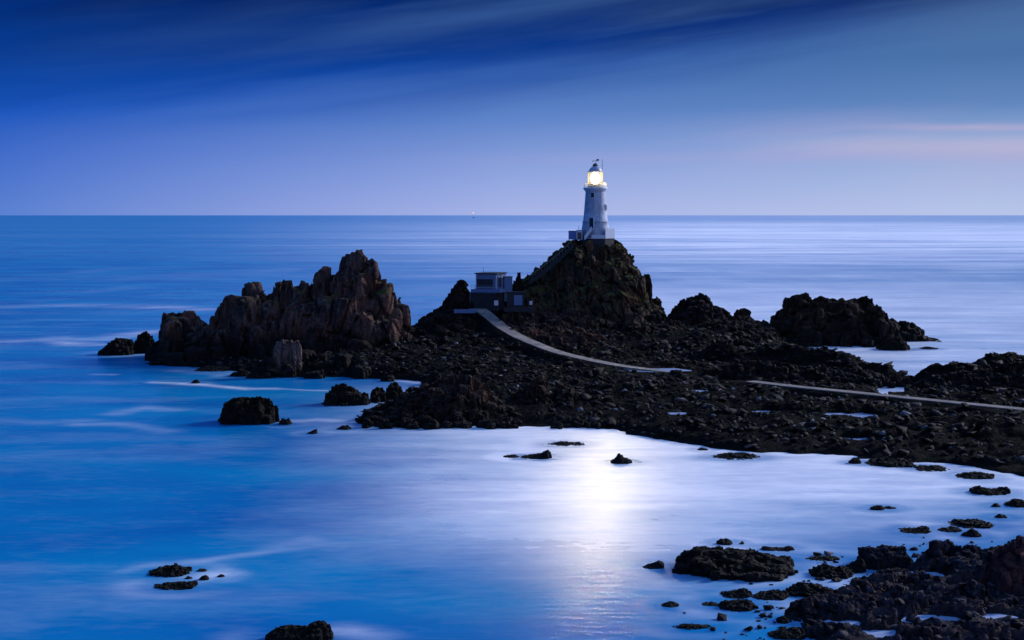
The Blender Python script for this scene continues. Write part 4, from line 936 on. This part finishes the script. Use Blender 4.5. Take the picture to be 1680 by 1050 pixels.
cloudc = t.ramp(t.math('ADD', E5, t.math('ADD', t.math('MULTIPLY', t.math('SUBTRACT', c2, .5), .38), t.math('MULTIPLY', t.math('SUBTRACT', c1, .5), .30))), [(.28,S(26,86,190)),(.48,S(4,66,160)),(.62,S(0,50,132)),(.76,S(0,32,98))])
c3 = skn(6, 60, 1.3, 6, 1.7)
cm = t.math('MULTIPLY', cl_mask.outputs[0], t.math('MULTIPLY', t.ramp(c2, [(.46,1.),(.68,.55)]), t.ramp(c3, [(.5,1.),(.75,.72)])))
sk = t.mix(cm, clear, cloudc)
# afterglow beyond the right-hand side of the view
gl = t.n('ShaderNodeMapRange'); gl.interpolation_type = 'SMOOTHSTEP'; gl.inputs[1].default_value = .36; gl.inputs[2].default_value = .9; t.l(az, gl.inputs[0])
sk = t.mix(t.math('MULTIPLY', gl.outputs[0], .8), sk, (.72,.72,.98))
# thin pink streaks low on the right
pk = t.math('MULTIPLY', t.ramp(c2, [(.56,0.),(.68,1.)]), t.math('MULTIPLY', t.ramp(t.math('MULTIPLY', el, 5.0), [(.0,0.),(.12,.5),(.28,1.),(.38,0.)]), t.ramp(az, [(.0,.0),(.12,.2),(.32,1.)])))
sk = t.mix(t.math('MULTIPLY', pk, .3), sk, (.55,.42,.68))
def band(c, w, a0, a1, amp):                                  # thin lit cloud streaks low on the right
    d = t.math('ADD', t.math('SUBTRACT', el, c), t.math('MULTIPLY', t.math('SUBTRACT', c1, .5), .02))
    m = t.math('POWER', 2.718, t.math('MULTIPLY', t.math('POWER', t.math('DIVIDE', d, w), 2.0), -1.0))
    r = t.n('ShaderNodeMapRange'); r.interpolation_type = 'SMOOTHSTEP'; r.inputs[1].default_value = a0; r.inputs[2].default_value = a1; t.l(az, r.inputs[0])
    return t.math('MULTIPLY', t.math('MULTIPLY', m, r.outputs[0]), t.math('MULTIPLY', t.ramp(c2, [(.3,.55),(.6,1.)]), amp))
sk = t.mix(band(.0565, .0020, .20, .32, .6), sk, S(190,175,208))
sk = t.mix(band(.0450, .0065, .12, .30, .85), sk, S(184,180,212))
sk = t.mix(band(.0395, .004, -.12, .15, .22), sk, S(175,165,215))
# sky high above the frame and behind the camera
up = t.n('ShaderNodeMapRange'); up.interpolation_type = 'SMOOTHSTEP'; up.inputs[1].default_value = .22; up.inputs[2].default_value = .7; t.l(el, up.inputs[0])
sk = t.mix(up.outputs[0], sk, (.09,.26,.74))
ns = t.n('ShaderNodeTexSky', sky_type='NISHITA'); ns.sun_disc = False; ns.sun_elevation = math.radians(1); ns.sun_rotation = SUN_AZ
b2 = t.n('ShaderNodeBackground'); t.l(ns.outputs[0], b2.inputs[0]); b2.inputs[1].default_value = .001
t.l(sk, bg.inputs[0]); bg.inputs[1].default_value = 1.0
ad = t.n('ShaderNodeAddShader'); t.l(bg.outputs[0], ad.inputs[0]); t.l(b2.outputs[0], ad.inputs[1]); t.l(ad.outputs[0], t.t.nodes['World Output'].inputs[0])
# sun: the last glow
sl = bpy.data.lights.new('sun', 'SUN'); sl.energy = 4.2; sl.angle = math.radians(14); sl.color = (.97,.93,1.0)
so = bpy.data.objects.new('sun', sl); C.objects.link(so); so.location = (60, 60, 80)
d = Vector((math.sin(SUN_AZ)*math.cos(SUN_EL), math.cos(SUN_AZ)*math.cos(SUN_EL), math.sin(SUN_EL))); so.rotation_euler = d.to_track_quat('Z','Y').to_euler()
# the lit lamp of the lighthouse
pl = bpy.data.lights.new('lighthouse_lamp', 'POINT'); pl.energy = 1000000; pl.color = (1,.85,.56); pl.shadow_soft_size = 1.3
po = bpy.data.objects.new('lighthouse_lamp', pl); C.objects.link(po); po.location = (LX, 370, 42.2)

# ------------------------------------------------------------------ camera
cd = bpy.data.cameras.new('camera'); cam = bpy.data.objects.new('camera', cd); C.objects.link(cam); scene.camera = cam
cam.location = (0,0,H); cam.rotation_euler = (math.radians(90),0,0)
cd.sensor_width = 36; cd.lens = F/1680*36; cd.shift_y = -(525-HZ)/1680; cd.clip_end = 200000; cd.clip_start = .5
scene.view_settings.view_transform = 'Standard'; scene.view_settings.look = 'None'
